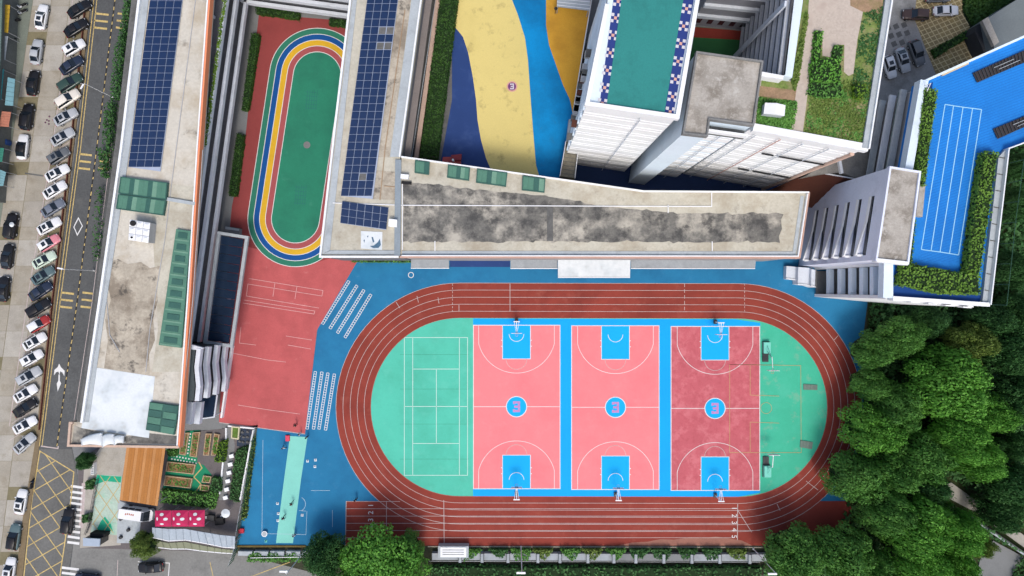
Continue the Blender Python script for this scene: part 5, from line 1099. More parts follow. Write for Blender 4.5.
for r_ in row: car(r_[4], r_[0], r_[1], A0 + random.uniform(-2.5, 2.5), r_[2], r_[3], r_[6] if len(r_) > 6 else None, bool(r_[5]) if len(r_) > 5 else False)
car('silver sedan at the bottom end of the slanted row', 24.5, 443.5, 42, 'silver', 'sedan', None, True)
g3 = 'cars parked along the shop side'
car('white sedan with sunroof beside the yellow cart at the top', 41.7, 17, 80, 'white', 'sedan', None, True, g3); car('silver car parked below the top white sedan', 36.5, 52, 82, 'silver', 'sedan', None, False, g3)
car('black sedan in the shop side row below the silver car', 33, 83, 82, 'black', 'sedan', None, False, g3); car('long black wagon in the shop side row', 27, 117, 82, 'black', 'suv', None, False, g3)
car('white car with dark roof in the shop side row', 22.5, 147, 84, 'white', 'sedan', 'black', False, g3); car('black car beside the white parasol', 11, 226, 82, 'black', 'suv', None, False, g3)
car('black car below the white parasol', 7.5, 256.5, 82, 'black', 'sedan', None, False, g3); car('black car cut by the left edge halfway down', 3.5, 289, 84, 'black', 'sedan', None, False, g3)
car('white sedan beside the hatched junction box', 21, 502, 80, 'white', 'sedan', None, True, g3); car('dark teal wagon below the junction white sedan', 14.3, 537, 82, 'teal', 'suv', 'black', False, g3); car('white car at the bottom left corner', 10, 569, 82, 'white', 'hatch', None, True, g3)
car('black wagon driving over the crosswalk', 68, 521, 84, 'black', 'suv', None, False, 'cars on the road', 'moving_car'); car('black sedan in the marked bay on the side road', 150.5, 567.5, 182, 'black', 'sedan', None, False, 'cars on the road'); car('dark car cut by the bottom edge near the crosswalk', 87, 579, 175, 'navy', 'sedan', None, False, 'cars on the road')
g4 = 'cars in the north east car park'
car('brown wagon at the edge of the lattice paving', 916, 14.6, 178, 'brown', 'suv', None, False, g4); car('white sedan on the lattice paving', 946, 10.7, 2, 'white', 'sedan', None, False, g4); car('dark car cut by the top edge of the car park', 938, -3, 2, 'grey', 'sedan', None, False, g4)
car('white car with sunroof nearest the roof garden wall', 889.6, 67, -72, 'white', 'hatch', None, True, g4); car('silver sedan between the white and dark cars', 903, 60, -72, 'silver', 'sedan', None, True, g4); car('dark grey wagon right of the silver sedan', 917, 53, -70, 'grey', 'suv', None, False, g4)
# minibus under the awning
def minibus():
    c = P(137.5, 513.5, 1.); t = thing('minibus', 'white minibus with red lettering parked beside the timber canopy', 'minibus', (c[0], c[1], .03), None, rad(-8))
    L_, W_ = 5.4, 1.95
    mb = MB(); rc = [(-L_ / 2, -W_ / 2 + .15), (-L_ / 2 + .15, -W_ / 2), (L_ / 2 - .35, -W_ / 2), (L_ / 2, -W_ / 2 + .35), (L_ / 2, W_ / 2 - .35), (L_ / 2 - .35, W_ / 2), (-L_ / 2 + .15, W_ / 2), (-L_ / 2, W_ / 2 - .15)]
    mb.prism(rc, .35, 1.15).build('body', paints['white'], t, local=True)
    MB().frustum([(x * .99 if x < 0 else min(x, 2.15), y * .98) for x, y in rc], 1.15, [(x * .97 if x < 0 else min(x, 1.55), y * .86) for x, y in rc], 2.15).build('cabin', paints['white'], t, local=True)
    MB().frustum([(2.2, -.85), (2.2, .85), (1.6, .82), (1.6, -.82)], 1.2, [(1.66, -.76), (1.66, .76), (1.2, .74), (1.2, -.74)], 2.17).build('windscreen', glass, t, local=True)
    for i in range(3): MB().box((-1.9 + i * 1.15, .93, 1.68), (.95, .1, .55)).build('side_window', glass, t, local=True)
    text_mesh('roof_lettering', 'BUS', .8, (-.6, 0, 2.17), 0, M('red_print', C(196, 110, 84), .2, 3, .2, 9, .8), t) if False else None
    for sx_ in (1.7, -1.6):
        for sy_ in (-1, 1): MB().tube((sx_, sy_ * .78, .35), (sx_, sy_ * .98, .35), .35, n=14).build('wheel', black, t, local=True)
    m_ = M('red_print', C(196, 120, 92), .3, 3, .3, 9, .8)
    for i in range(5): MB().box((-1.4 + i * .32, .12 + random.uniform(-.1, .1), 2.155), (.2, .3, .02), random.uniform(-.4, .4)).build('roof_print', m_, t, local=True)
    for sy_ in (-1, 1): MB().box((2.62, sy_ * .6, .75), (.15, .3, .16)).build('headlight', head_l, t, local=True)
    t['label'] = 'white minibus with red print on its roof beside the timber canopy'
minibus()

# ================================================================ SPORTS EQUIPMENT, PEOPLE, STREET THINGS
hoop_o = M('hoop_orange', (.55, .12, .03), .05, 1, .03, 6, .5)
def hoop(lab, cx, yb, sg):
    c = P(cx, yb - sg * 4.6); t = thing('basketball_hoop', lab, 'basketball hoop', (c[0], c[1], .09), 'basketball hoops of the three courts', 0 if sg < 0 else math.pi)
    # local +y points into the court when sg<0 (south hoop)
    MB().prism([(-.28, -.35), (.28, -.35), (.28, .35), (-.28, .35)], 0, .35).build('base', dark_metal, t, local=True)
    MB().tube((0, 0, .3), (0, 0, 3.5), .10, .08, 10).build('pole', white_metal, t, local=True)
    MB().box((0, 0, 3.52), (1.05, .16, .1)).build('cross_bar', white_metal, t, local=True)
    MB().tube((0, 0, 3.45), (0, 1.9, 3.35), .06, .05).build('arm', white_metal, t, local=True)
    for s_ in (-1, 1): MB().tube((s_ * .4, 0, 3.5), (s_ * .1, 1.85, 3.3), .035).build('brace', white_metal, t, local=True)
    b = MB().box((0, 1.95, 3.4), (1.8, .06, 1.05)).build('backboard', white_metal, t, local=True)
    MB().box((0, 1.985, 3.22), (.59, .012, .45)).build('target_square', glass, b, local=True)
    r = MB(); n = 14
    for k in range(n):
        a, q = k * 2 * math.pi / n, (k + 1) * 2 * math.pi / n; r.tube((.225 * math.cos(a), 2.28 + .225 * math.sin(a), 3.05), (.225 * math.cos(q), 2.28 + .225 * math.sin(q), 3.05), .02, n=5)
    r.build('rim', hoop_o, t, local=True)
for nm, x0, x1, y0, y1, cx, m_, cy in courts:
    if nm != 'middle': hoop('basketball hoop at the north end of the %s court' % nm, cx, y0, 1)
    hoop('basketball hoop at the south end of the %s court' % nm, cx, y1, -1)
mint = M('mint_metal', C(130, 225, 205), .06, 1, .04, 6, .5)
def mobile_hoop(lab, px, py, sg):
    c = P(px, py); t = thing('mobile_basketball_hoop', lab, 'basketball hoop', (c[0], c[1], .07), 'mobile hoops on the green end', 0 if sg < 0 else math.pi)
    MB().box((0, 0, .45), (1.15, 1.9, .75)).build('base_box', mint, t, local=True); MB().box((0, 0, .07), (1.3, 2.1, .12)).build('chassis', dark_metal, t, local=True)
    MB().box((.1 * sg, 1.75, .12), (1.0, 1.4, .24)).build('counterweight', dark_metal, t, local=True)
    MB().tube((0, .6, .8), (0, 1.5, 2.9), .08).build('mast', mint, t, local=True); MB().tube((0, 1.3, 2.9), (0, 3.5, 3.25), .06).build('arm', white_metal, t, local=True); MB().tube((0, -.4, .8), (0, 1.5, 2.7), .05).build('stay', mint, t, local=True)
    MB().box((0, 3.55, 3.35), (1.8, .06, 1.05)).build('backboard', white_metal, t, local=True)
    r = MB(); n = 14
    for k in range(n): a, q = k * 2 * math.pi / n, (k + 1) * 2 * math.pi / n; r.tube((.225 * math.cos(a), 3.9 + .225 * math.sin(a), 3.05), (.225 * math.cos(q), 3.9 + .225 * math.sin(q), 3.05), .02, n=5)
    r.build('rim', hoop_o, t, local=True)
mobile_hoop('mint mobile basketball stand at the upper green end', 765.5, 347.5, 1); mobile_hoop('mint mobile basketball stand at the lower green end', 766, 470.5, -1)
gm = M('grey_mat', C(120, 138, 128), .1, 1, .08, 6, .85)
for lab, p in (('upper grey exercise mat at the green east end', [(803, 384), (817, 384.8), (817, 390), (803, 389.5)]), ('lower grey exercise mat at the green east end', [(800, 440), (812.5, 442), (811.5, 449), (799.5, 447)])):
    t = thing('exercise_mat', lab, 'mat', P(*p[0]), 'exercise mats'); q = PX(p)
    for i in range(4): MB().prism([bil(q, (i + .02) / 4, 0), bil(q, (i + .98) / 4, 0), bil(q, (i + .98) / 4, 1), bil(q, (i + .02) / 4, 1)], .06, .2).build('mat_section', gm, t)
# people
def skin_person(arm, stride):
    v = [(0, 0, .95), (0, 0, 1.15), (0, 0, 1.40), (0, 0, 1.52), (.02, 0, 1.66), (0, .19, 1.40), (0, -.19, 1.40), (.05 + arm, .27, 1.14), (.05 - arm, -.27, 1.14), (.16 + arm, .27, .92), (.16 - arm, -.27, .92),
         (0, .1, .90), (0, -.1, .90), (stride, .11, .48), (-stride, -.11, .48), (stride * 1.1, .11, .07), (-stride * 1.6, -.11, .07), (stride * 1.1 + .17, .11, .04), (-stride * 1.6 + .17, -.11, .04)]
    e = [(0, 1), (1, 2), (2, 3), (3, 4), (2, 5), (2, 6), (5, 7), (6, 8), (7, 9), (8, 10), (0, 11), (0, 12), (11, 13), (12, 14), (13, 15), (14, 16), (15, 17), (16, 18)]
    r = [.15, .14, .16, .06, .11, .07, .07, .05, .05, .035, .035, .10, .10, .065, .065, .05, .05, .04, .04]
    me = bpy.data.meshes.new('person'); me.from_pydata(v, e, []); o = bpy.data.objects.new('person', me); col.objects.link(o)
    o.modifiers.new('s', 'SKIN'); sd = o.modifiers.new('d', 'SUBSURF'); sd.levels = 1; sd.render_levels = 1
    for i, s_ in enumerate(me.skin_vertices[0].data): s_.radius = (r[i], r[i]); s_.use_root = (i == 0)
    out = bpy.data.meshes.new_from_object(o.evaluated_get(bpy.context.evaluated_depsgraph_get())); bpy.data.objects.remove(o); return out
skin_m = M('skin', (.45, .26, .18), .05, 2, .03, 9, .6); hair_m = M('black_hair', (.01, .008, .008), .1, 4, .1, 20, .6)
cloth = {'white': M('white_cloth', (.62, .62, .62), .05, 3, .05, 12, .9), 'black': M('black_cloth', (.02, .02, .024), .1, 3, .05, 12, .9), 'navy': M('navy_cloth', (.02, .03, .07), .1, 3, .05, 12, .9), 'red': M('red_cloth', (.5, .04, .06), .1, 3, .05, 12, .9)}
poses = [skin_person(.05, .05), skin_person(.14, .2)]
for lab, x, y, rz, top, bot, ps in (('person in black standing at the corner of the red yard', 297, 424, 40, 'black', 'black', 0), ('person in white standing at the top of the green runway', 301.5, 432.5, 200, 'white', 'white', 0), ('person in dark clothes right of the runway top', 308.5, 436, 150, 'black', 'navy', 0), ('person in white shirt and black trousers left of the runway', 285.3, 446.5, 300, 'white', 'black', 1),
                                ('person in dark clothes striding on the middle of the runway', 293.5, 502, 240, 'black', 'black', 1), ('person in dark clothes on the lower part of the runway', 285.5, 516, 250, 'navy', 'black', 1), ('person in white top at the foot of the runway', 296, 533, 90, 'white', 'black', 0), ('person in black beside the start of the straight', 357, 498, 120, 'black', 'black', 0)):
    c = P(x, y); t = thing('person', lab, 'person', (c[0], c[1], .045), None, rad(rz)); me = poses[ps].copy(); me.materials.clear()
    for m_ in (skin_m, cloth[top], cloth[bot], black): me.materials.append(m_)
    for f in me.polygons: z = f.center.z; y_ = abs(f.center.y); f.material_index = 3 if z < .1 else 2 if z < .96 and y_ < .22 else 0 if (z > 1.47 or (y_ > .2 and z < 1.12)) else 1; f.use_smooth = True
    o = link_mesh('body', me, None, t)
    hm = MB(); n = 10
    for i in range(4):
        a = i / 3 * 1.45; hm.v += [(.01 + .125 * math.cos(a) * math.cos(k * 2 * math.pi / n), .118 * math.cos(a) * math.sin(k * 2 * math.pi / n), 1.68 + .115 * math.sin(a)) for k in range(n)]
    for i in range(3): hm.f += [(i * n + k, i * n + (k + 1) % n, (i + 1) * n + (k + 1) % n, (i + 1) * n + k) for k in range(n)]
    hm.f.append(tuple(range(3 * n, 4 * n))); hm.build('hair', hair_m, t, local=True, smooth=True)
for lab, x, y in (('white training cone beside the upper runway edge', 307.6, 461), ('brightest white cone right of the upper runway', 315.5, 460), ('pale cone below the brightest right hand cone', 315, 466.5), ('white cone left of the lower runway', 277.6, 503.5), ('small white cone left of the lowest runner', 278.4, 513.5), ('lowest white cone left of the runway', 278, 520.5), ('white cone inside the marked square right of the runway', 302.3, 515), ('green cone near the bottom left of the blue yard', 266, 541)):
    c = P(x, y); t = thing('training_cone', lab, 'cone', (c[0], c[1], .025), 'training cones on the blue yard'); m_ = mint if lab.startswith('green') else white_metal
    MB().box((0, 0, .02), (.42, .42, .04)).build('foot', m_, t, local=True); MB().tube((0, 0, .04), (0, 0, .4), .17, .04, 12).build('cone', m_, t, local=True)
c = P(288, 438); t = thing('crash_mat', 'small red mat beside the top of the runway', 'mat', (c[0], c[1], .03)); MB().prism([(-.35, -.5), (.35, -.5), (.35, .5), (-.35, .5)], 0, .25).build('pad', cloth['red'], t, local=True); MB().box((0, 0, .27), (.6, .85, .03)).build('cover', M('bright_red_vinyl', (.6, .05, .1), .05, 2, .03, 9, .5), t, local=True)
c = P(265.5, 533); t = thing('white_basin', 'round white basin at the lower left of the blue yard', 'basin', (c[0], c[1], .02)); MB().tube((0, 0, 0), (0, 0, .5), .35, .5, 20).build('bowl', white_metal, t, local=True); MB().tube((0, 0, .5), (0, 0, .52), .4, .38, 20).build('inside', coping, t, local=True)

# lamps
def lamp(lab, base, top, h, arm=None, head=(.9, .25), m_=white_metal, name='street_lamp', cross=0.):
    b = P(*base); t = thing(name, lab, 'lamp', (b[0], b[1], 0), 'lamps'); e_ = P(*top, h)
    MB().tube((b[0], b[1], 0), (b[0], b[1], h), .09, .06, 8).build('pole', m_, t)
    MB().tube((b[0], b[1], h), (e_[0], e_[1], h + .1), .05, .05, 6).build('arm', m_, t)
    d = Vector((e_[0] - b[0], e_[1] - b[1])); ang = math.atan2(d.y, d.x) if d.length > .05 else 0
    if cross: MB().box((e_[0], e_[1], h + .15), (cross, .28, .22)).build('floodlight_bar', m_, t)
    else: MB().box((e_[0], e_[1], h + .1), (head[0], head[1], .12), ang).build('lamp_head', m_, t)
    MB().tube((b[0], b[1], 0), (b[0], b[1], .4), .16, .14, 8).build('pole_foot', m_, t)
lamp('upper street lamp reaching over the road from the wall', (113.5, 97.5), (82.5, 86.8), 8, m_=white_metal); lamp('lower street lamp reaching over the road from the wall', (94.5, 270.5), (60.5, 268.5), 8)
lamp('floodlight mast at the middle of the south boundary wall', (521, 546.5), (521, 572.5), 10.5, cross=1.4); lamp('floodlight mast at the south boundary near the wood', (753, 548.5), (772, 573.5), 10., cross=1.4); lamp('floodlight mast beside the side road south of the yard', (303, 553), (284, 571), 8.6, cross=1.3)
# ---------------- south boundary: kerb, wall panels, hedge, block
structure('planting_strip', MB().sheet(PX([(236, 545.5), (770, 545.5), (770, 575), (420, 600), (236, 553)]), .027), soil)
bw = thing('boundary_wall', 'concrete boundary wall of grey panels south of the track', 'wall', P(590, 558))
MB().wall(PX([(428, 546.3), (762, 547)]), .14, 0, .18).build('kerb', conc_b, bw)
x = 432.
while x < 760:
    w_ = random.choice((18, 22, 24, 26)); y = 556.5 + (x - 430) * .004
    q = PX([(x, y - 3.2), (x + w_, y - 3.2), (x + w_, y + 3.6), (x, y + 3.6)], 1.); MB().prism(q, 0, 1. + random.uniform(-.05, .05)).build('panel', gc if random.random() < .6 else paving, bw)
    MB().prism(PX([(x + w_ + .6, y - 2.6), (x + w_ + 3.4, y - 2.6), (x + w_ + 3.4, y + 6.2), (x + w_ + .6, y + 6.2)], 1.4), 0, 1.4).build('post', gc, bw); x += w_ + 4
MB().wall(PX([(428, 563.5), (762, 564.5)], 1.9), .05, .9, .96).build('rail', grey_metal, bw)
t = thing('equipment_box', 'pale grey equipment block on the south boundary wall', 'box', P(453, 551)); q = PX([(438, 546.5), (468.5, 546.5), (468.5, 558), (438, 558)], 1.6); MB().prism(q, 0, 1.5).build('box_body', coping, t); MB().prism([lerp(p, bil(q, .5, .5), .15) for p in q], 1.5, 1.62).build('lid', white_wall, t)
for i in range(3): a = bil(q, .15, .3 + i * .2); b = bil(q, .85, .3 + i * .2); MB().wall([a, b], .06, 1.62, 1.66).build('lid_rib', gutter, t)
hedge('dark hedge along the foot of the south boundary wall', [(425, 567), (768, 568), (768, 600), (425, 600)], -.02, 1.4, leaf_dk, dens=.5, leaf=.34, rough_=.35, grp='hedges at the south boundary')
xs_ = 434; i = 0
for lab in ('first', 'second', 'third', 'fourth', 'fifth', 'sixth', 'seventh', 'eighth', 'ninth', 'tenth', 'eleventh', 'twelfth'):
    x = 474 + i * 23.5 + random.uniform(-3, 3)
    strip('%s low shrub from the west in front of the boundary wall panels' % lab, [(x - 10, 547.5), (x + 11, 547.8), (x + random.uniform(2, 9), 555 + random.uniform(0, 4)), (x - random.uniform(0, 7), 555 + random.uniform(-1, 4))], .1, 1.2, random.choice((leaf_dk, leaf_md, leaf_yl)), 650, .15, .34, 'shrub', 'shrubs along the boundary wall', 'shrub'); i += 1
sw = thing('garden_wall', 'broken grey wall with ferns between blue yard and side road', 'wall', P(290, 553)); 
for i in range(6): MB().prism(PX([(238 + i * 16, 551.3), (252 + i * 16, 551.6), (252 + i * 16, 556), (238 + i * 16, 555.6)], .8), 0, .8).build('panel', coping, sw)
MB().wall(PX([(250, 558), (310, 557)], 1.2), .08, 1.1, 1.2).build('rail', white_metal, sw); MB().wall(PX([(237, 546), (306, 546)]), .3, 0, .2).build('kerb', M('ochre_kerb', C(120, 104, 58), .2, 1, .2, 4, .95), sw)
for i, lab in enumerate(('western', 'middle', 'eastern')): strip('%s fern clump on the broken grey wall' % lab, [(252 + i * 18, 551), (262 + i * 18, 551), (266 + i * 18, 560), (248 + i * 18, 560)], 0, 1., leaf_md, 350, .15, .35, 'fern', 'ferns on the broken wall', 'fern')

# ---------------- south west garden corner
structure('garden_ground', MB().sheet(PX([(110, 440), (258, 425), (236, 552), (80, 548), (78, 460)]), .03), M('garden_grey', C(118, 112, 112), .15, .4, .12, 4, .95, stain=(C(82, 78, 74), .4, .5, .7, .6)))
gm2 = M('emerald_paving', C(32, 140, 100), .1, .5, .08, 5, .85)
gp = structure('emerald_paving', MB().sheet(PX([(174, 432), (200, 430), (197, 463), (204, 465), (212, 475), (200, 492), (163, 488), (168, 458)]), .037), gm2)
for i in range(9):
    for j in range(2): MB().box((*P(171 + i * 3. + j, 455.5 + i * .55 + j * 3.4)[:2], .045), (.24, .24, .02)).build('stepping_dot', white_line, gp)
for i in range(7): MB().box((*P(190.5 - i * .45, 434 + i * 3.2)[:2], .045), (.24, .24, .02)).build('stepping_dot', white_line, gp)
MB().line(PX([(199, 462), (202, 468), (194, 477), (201, 484), (196, 492)]), .18, .045).build('path_line', pale_yellow, gp)
bed_m = M('bed_soil', C(168, 128, 92), .2, 1, .2, 4, .95, stain=(C(110, 88, 62), .8, .48, .62, .8)); bed_e = M('bed_edge', C(196, 172, 138), .1, 1, .1, 4, .9)
def bed(lab, pts, n=160, m_=leaf_md):
    q = PX(pts, .4); t = thing('planting_bed', lab, 'planting bed', (*bil(q, .5, .5), 0), 'raised garden beds'); MB().prism([lerp(p, bil(q, .5, .5), .06) for p in q], 0, .34).build('soil', bed_m, t); MB().wall(q, .14, 0, .42, closed=True).build('edging', bed_e, t)
    pos = np.array([(*bil(q, random.uniform(.1, .9), random.uniform(.1, .9)), .36 + random.random() * .15) for _ in range(n)]); o = link_mesh('seedlings', leaves('seedlings', pos, rng.normal(size=pos.shape) * .5 + (0, 0, 1), rng.uniform(.1, .26, n), m_), None, t, tuple(-base_of(t))); o['kind'] = 'stuff'
bed('narrow garden bed left of the first emerald strip', [(182, 434), (188.5, 433), (185, 455), (179.5, 454)], 60); bed('narrow garden bed right of the first emerald strip', [(193, 433), (199.5, 432.5), (196, 457), (190, 456)], 60); bed('narrow garden bed in the second pair, left one', [(206, 434), (211, 434), (208.5, 455), (203.5, 455)], 60); bed('narrow garden bed in the second pair, right one', [(214.5, 434), (219, 435), (215.5, 455), (211.5, 455)], 90)
bed('wide garden bed just below the dotted emerald path', [(167.5, 462), (195, 465), (193, 474), (166, 471)], 120); bed('wide garden bed lower of the two beside the timber canopy', [(165.5, 476), (192, 479), (190, 488), (164, 485)], 120); bed('small garden bed beside the bent yellow path line', [(203.5, 476), (211, 477), (209.5, 482.5), (202, 482)], 40); bed('small garden bed at the bottom of the bent yellow line', [(201, 485), (209, 486), (208, 491), (200, 490)], 40)
hedge('leafy shrub mass below the garden beds', [(161, 490), (205, 494), (211, 490), (217, 494), (213, 509), (160, 502)], 0, 1.1, leaf_md, leaf=.26, rough_=.3, grp='garden shrubs'); hedge('lime shrubs beside the white pebble path', [(219, 443), (226, 440), (224, 462), (214, 462)], 0, 1., leaf_lime, leaf=.24, rough_=.3, grp='garden shrubs'); hedge('dark shrub beside the bent path line', [(212, 478), (220, 478), (220, 492), (209, 492)], 0, 1., leaf_dk, leaf=.24, rough_=.3, grp='garden shrubs'); hedge('shrub at the foot of the orange roof corner', [(166, 448), (176, 446), (176, 456), (168, 456)], 0, .9, leaf_md, leaf=.22, rough_=.3, grp='garden shrubs'); hedge('shrubs inside the green fence beside the blue yard', [(236, 450), (248, 446), (238, 502), (229, 500)], 0, .7, leaf_dk, leaf=.24, rough_=.25, grp='garden shrubs'); hedge('narrow verge plants outside the green fence', [(251, 436), (256, 436), (246, 520), (241, 520)], 0, .35, leaf_yl, dens=.6, leaf=.22, rough_=.15, grp='garden shrubs')
t = thing('fish_pond', 'dark framed pond of grey rocks inside the white edging', 'pond', P(242, 435)); MB().prism(PX([(238, 428), (252, 430), (249, 447), (237, 446)]), 0, .12).build('water', navy_glass, t)
for i in range(9): c = P(239.5 + (i % 3) * 4 + random.uniform(-1, 1), 431 + (i // 3) * 5 + random.uniform(-1, 1)); MB().frustum([(c[0] + .4 * math.cos(a), c[1] + .35 * math.sin(a)) for a in (0, 1.2, 2.4, 3.6, 4.9)], 0, [(c[0] + .2 * math.cos(a), c[1] + .2 * math.sin(a)) for a in (0, 1.2, 2.4, 3.6, 4.9)], .4).build('rock', gutter, t)
MB().wall(PX([(228, 426), (254, 428.5), (252, 436), (240, 500)], .4), .25, 0, .45).build('edging', white_wall, t)
t = thing('planter_box', 'square planter with yellow rim at the head of the pebble path', 'planter', P(234, 434)); q = PX([(232, 427), (239, 427.5), (238, 439), (231.5, 438)], .6); MB().wall(q, .2, 0, .6, closed=True).build('rim', M('cream_rim', C(222, 214, 180), .08, 1, .06, 5, .85), t); MB().prism(q, 0, .5).build('planting', M('moss', C(104, 132, 60), .3, 2, .3, 6, 1.), t)
pp = structure('pebble_path', MB().sheet(PX([(226, 428), (232, 428), (235, 446), (226, 500), (219, 500), (224, 470), (226, 446)]), .04), paving)
MB().wall(PX([(226, 428), (226, 446)], .3), .25, 0, .35).build('edging', white_wall, pp); MB().wall(PX([(223, 462), (219.5, 494)], .3), .25, 0, .35).build('edging', white_wall, pp)
for i, lab in enumerate(('first', 'second', 'third', 'fourth', 'fifth', 'sixth')):
    c = P(232.5 - i * 1.2, 455.5 + i * 8.3); t = thing('path_seat', '%s white slanted seat block down the pebble path' % lab, 'seat', (c[0], c[1], .04), 'white seat blocks', rad(15)); MB().box((0, 0, .25), (.8, .62, .4)).build('block', white_wall, t, local=True); MB().box((0, .05, .47), (.7, .5, .06)).build('seat_top', white_metal, t, local=True)
t = thing('wire_fence', 'green wire fence between garden corner and blue yard', 'fence', P(246, 490)); fp = PX([(252.5, 430), (246, 478), (238, 520), (233, 552), (228, 566)], 2.2); gw = M('green_fence', C(40, 96, 74), .1, 1, .1, 5, .6)
for z in (.1, .8, 1.5, 2.2): MB().wall(fp, .05, z, z + .05).build('rail', coping if z > 2 else gw, t)
for i in range(18):
    u = i / 17 * 4; k = min(3, int(u)); c = lerp(fp[k], fp[k + 1], u - k); MB().tube((c[0], c[1], 0), (c[0], c[1], 2.3), .045).build('post', gw, t)
c = P(230.5, 509.5); t = thing('parasol', 'round white parasol beside the green fence', 'parasol', (c[0], c[1], .03)); MB().tube((0, 0, 0), (0, 0, 2.2), .03).build('pole', white_metal, t, local=True); MB().tube((0, 0, 2.0), (0, 0, 2.3), .75, .08, 18).build('canopy', roof_white, t, local=True)
c = P(19, 225.5); t = thing('parasol', 'small white parasol between black cars and the parking lane', 'parasol', (c[0], c[1], .03)); MB().tube((0, 0, 0), (0, 0, 1.9), .03).build('pole', white_metal, t, local=True); MB().tube((0, 0, 1.7), (0, 0, 1.95), .42, .06, 16).build('canopy', roof_white, t, local=True)
# clutter beside the magenta canopy
for lab, x, y, s_, m_ in (('dark crate pile right of the magenta canopy', 212, 517, 1.2, dark_metal), ('black cart right of the magenta canopy', 221, 520, 1.4, black), ('small white tub beside the black cart', 222.5, 516.5, .5, white_metal), ('small white tub at the end of the magenta canopy', 207.5, 517, .5, white_metal), ('red box at the edge of the blue yard by the fence', 242, 530, .9, cloth['red'])):
    c = P(x, y); t = thing('storage_crate', lab, 'crate', (c[0], c[1], .03), None, rad(random.uniform(-15, 15))); MB().box((0, 0, s_ * .25), (s_, s_ * .8, s_ * .5)).build('crate_body', m_, t, local=True); MB().wall([(-s_ / 2, -s_ * .4), (s_ / 2, -s_ * .4), (s_ / 2, s_ * .4), (-s_ / 2, s_ * .4)], .06, s_ * .5, s_ * .56, True).build('rim', m_, t, local=True)
# timber canopy, magenta canopy, wavy canopies
t = thing('timber_canopy', 'orange brown timber plank canopy beside the entrance', 'canopy', P(145, 476)); q = W([(126.5, 447), (165.5, 447), (157.5, 506), (119.5, 500)], 4.2)
for i in range(13): MB().prism([bil(q, (i + .02) / 13, 0), bil(q, (i + .98) / 13, 0), bil(q, (i + .98) / 13, 1), bil(q, (i + .02) / 13, 1)], 4.1, 4.2 + .012 * (i % 3)).build('plank', wood if i % 3 else M('light_timber_%d' % i, C(204, 146, 90), .12, .4, .1, 5, .75), t)
for v in (.12, .5, .88): MB().wall([bil(q, .01, v), bil(q, .99, v)], .15, 3.9, 4.09).build('beam', brown_slat, t)
for u in (.03, .97):
    for v in (.05, .95): c = bil(q, u, v); MB().tube((c[0], c[1], 0), (c[0], c[1], 3.9), .09).build('post', grey_metal, t)
t = thing('magenta_canopy', 'magenta three bay canopy with white oval patches', 'canopy', P(179, 519)); q = W([(154.3, 511), (204.5, 510.5), (204, 527), (154.3, 527)], 2.9)
for i in range(3):
    b4 = [bil(q, (i + .01) / 3, 0), bil(q, (i + .99) / 3, 0), bil(q, (i + .99) / 3, 1), bil(q, (i + .01) / 3, 1)]; m = bil(b4, .5, .5)
    MB().frustum(b4, 2.7, [lerp(p, m, .8) for p in b4], 3.1).build('canopy_bay', magenta, t)
    for u, v, a, b in ((.45, .22, .42, .28), (.7, .5, .42, .28), (.16, .5, .22, .32), (.45, .82, .42, .18)):
        c = bil(b4, u, v); d = min(1, 2 * max(abs(u - .5), abs(v - .5))); zz = 2.7 + .4 * (1 - d) / .8 + .05
        mb = MB().sheet([(c[0] + a * math.cos(k * .524) * .8, c[1] + b * math.sin(k * .524) * .9) for k in range(12)], 0); mb.v = [(x, y, min(3.13, 2.7 + .4 * (1 - min(1, 2 * max(abs((x - m[0]) / (b4[1][0] - b4[0][0])), abs((y - m[1]) / (b4[3][1] - b4[0][1]))))) / .8 + .03)) for x, y, z in mb.v]
        mb.build('oval_patch', roof_white, t)
for u in (.02, .34, .66, .98):
    for v in (.06, .94): c = bil(q, u, v); MB().tube((c[0], c[1], 0), (c[0], c[1], 2.7), .06).build('post', grey_metal, t)
def wavy(lab, top, bot, z, m_, name):
    t = thing(name, lab, 'canopy', (*W([top[0]], z)[0], 0), 'wavy canopies beside the side road'); n = len(top); mb = MB()
    a, b = W(top, z), W(bot, z)
    for i in range(n): mb.v += [(*a[i], z), (*b[i], z - .25)]
    mb.f = [(2 * i, 2 * i + 1, 2 * i + 3, 2 * i + 2) for i in range(n - 1)]; o = mb.build('roof', m_, t); md = o.modifiers.new('t', 'SOLIDIFY'); md.thickness = .12
    MB().wall(b, .14, z - .32, z - .2).build('edge_trim', white_metal, t); 
    for i in range(2 * n):
        u = (i + .5) / (2 * n) * (n - 1); k = int(u); p, q_ = lerp(a[k], a[k + 1], u - k), lerp(b[k], b[k + 1], u - k); MB().tube((*p, z + .07), (*q_, z - .18), .035).build('rib', m_, t)
    for i in (0, n // 2, n - 1): c = lerp(a[i], b[i], .5); MB().tube((c[0], c[1], 0), (c[0], c[1], z - .2), .07).build('post', grey_metal, t)
wavy('pale grey wavy canopy below the magenta canopy', [(152, 527.5), (168, 529), (185, 529), (202, 532), (220, 535), (235, 536.5)], [(152, 538), (168, 541.5), (185, 540.5), (205, 544), (222, 547.5), (234, 548.5)], 2.8, M('pale_corrugated', C(176, 188, 198), .1, .6, .1, 5, .5, stain=(C(214, 218, 218), .5, .55, .7, .7)), 'wavy_canopy')
wavy('olive grey wavy canopy bordering the side road', [(152, 540), (168, 543), (185, 542), (205, 546), (222, 549), (233, 550)], [(153, 547.5), (170, 549.5), (186, 549.5), (205, 552), (222, 553.5), (232, 554)], 2.2, M('olive_corrugated', C(140, 144, 118), .1, .6, .1, 5, .6), 'wavy_canopy')
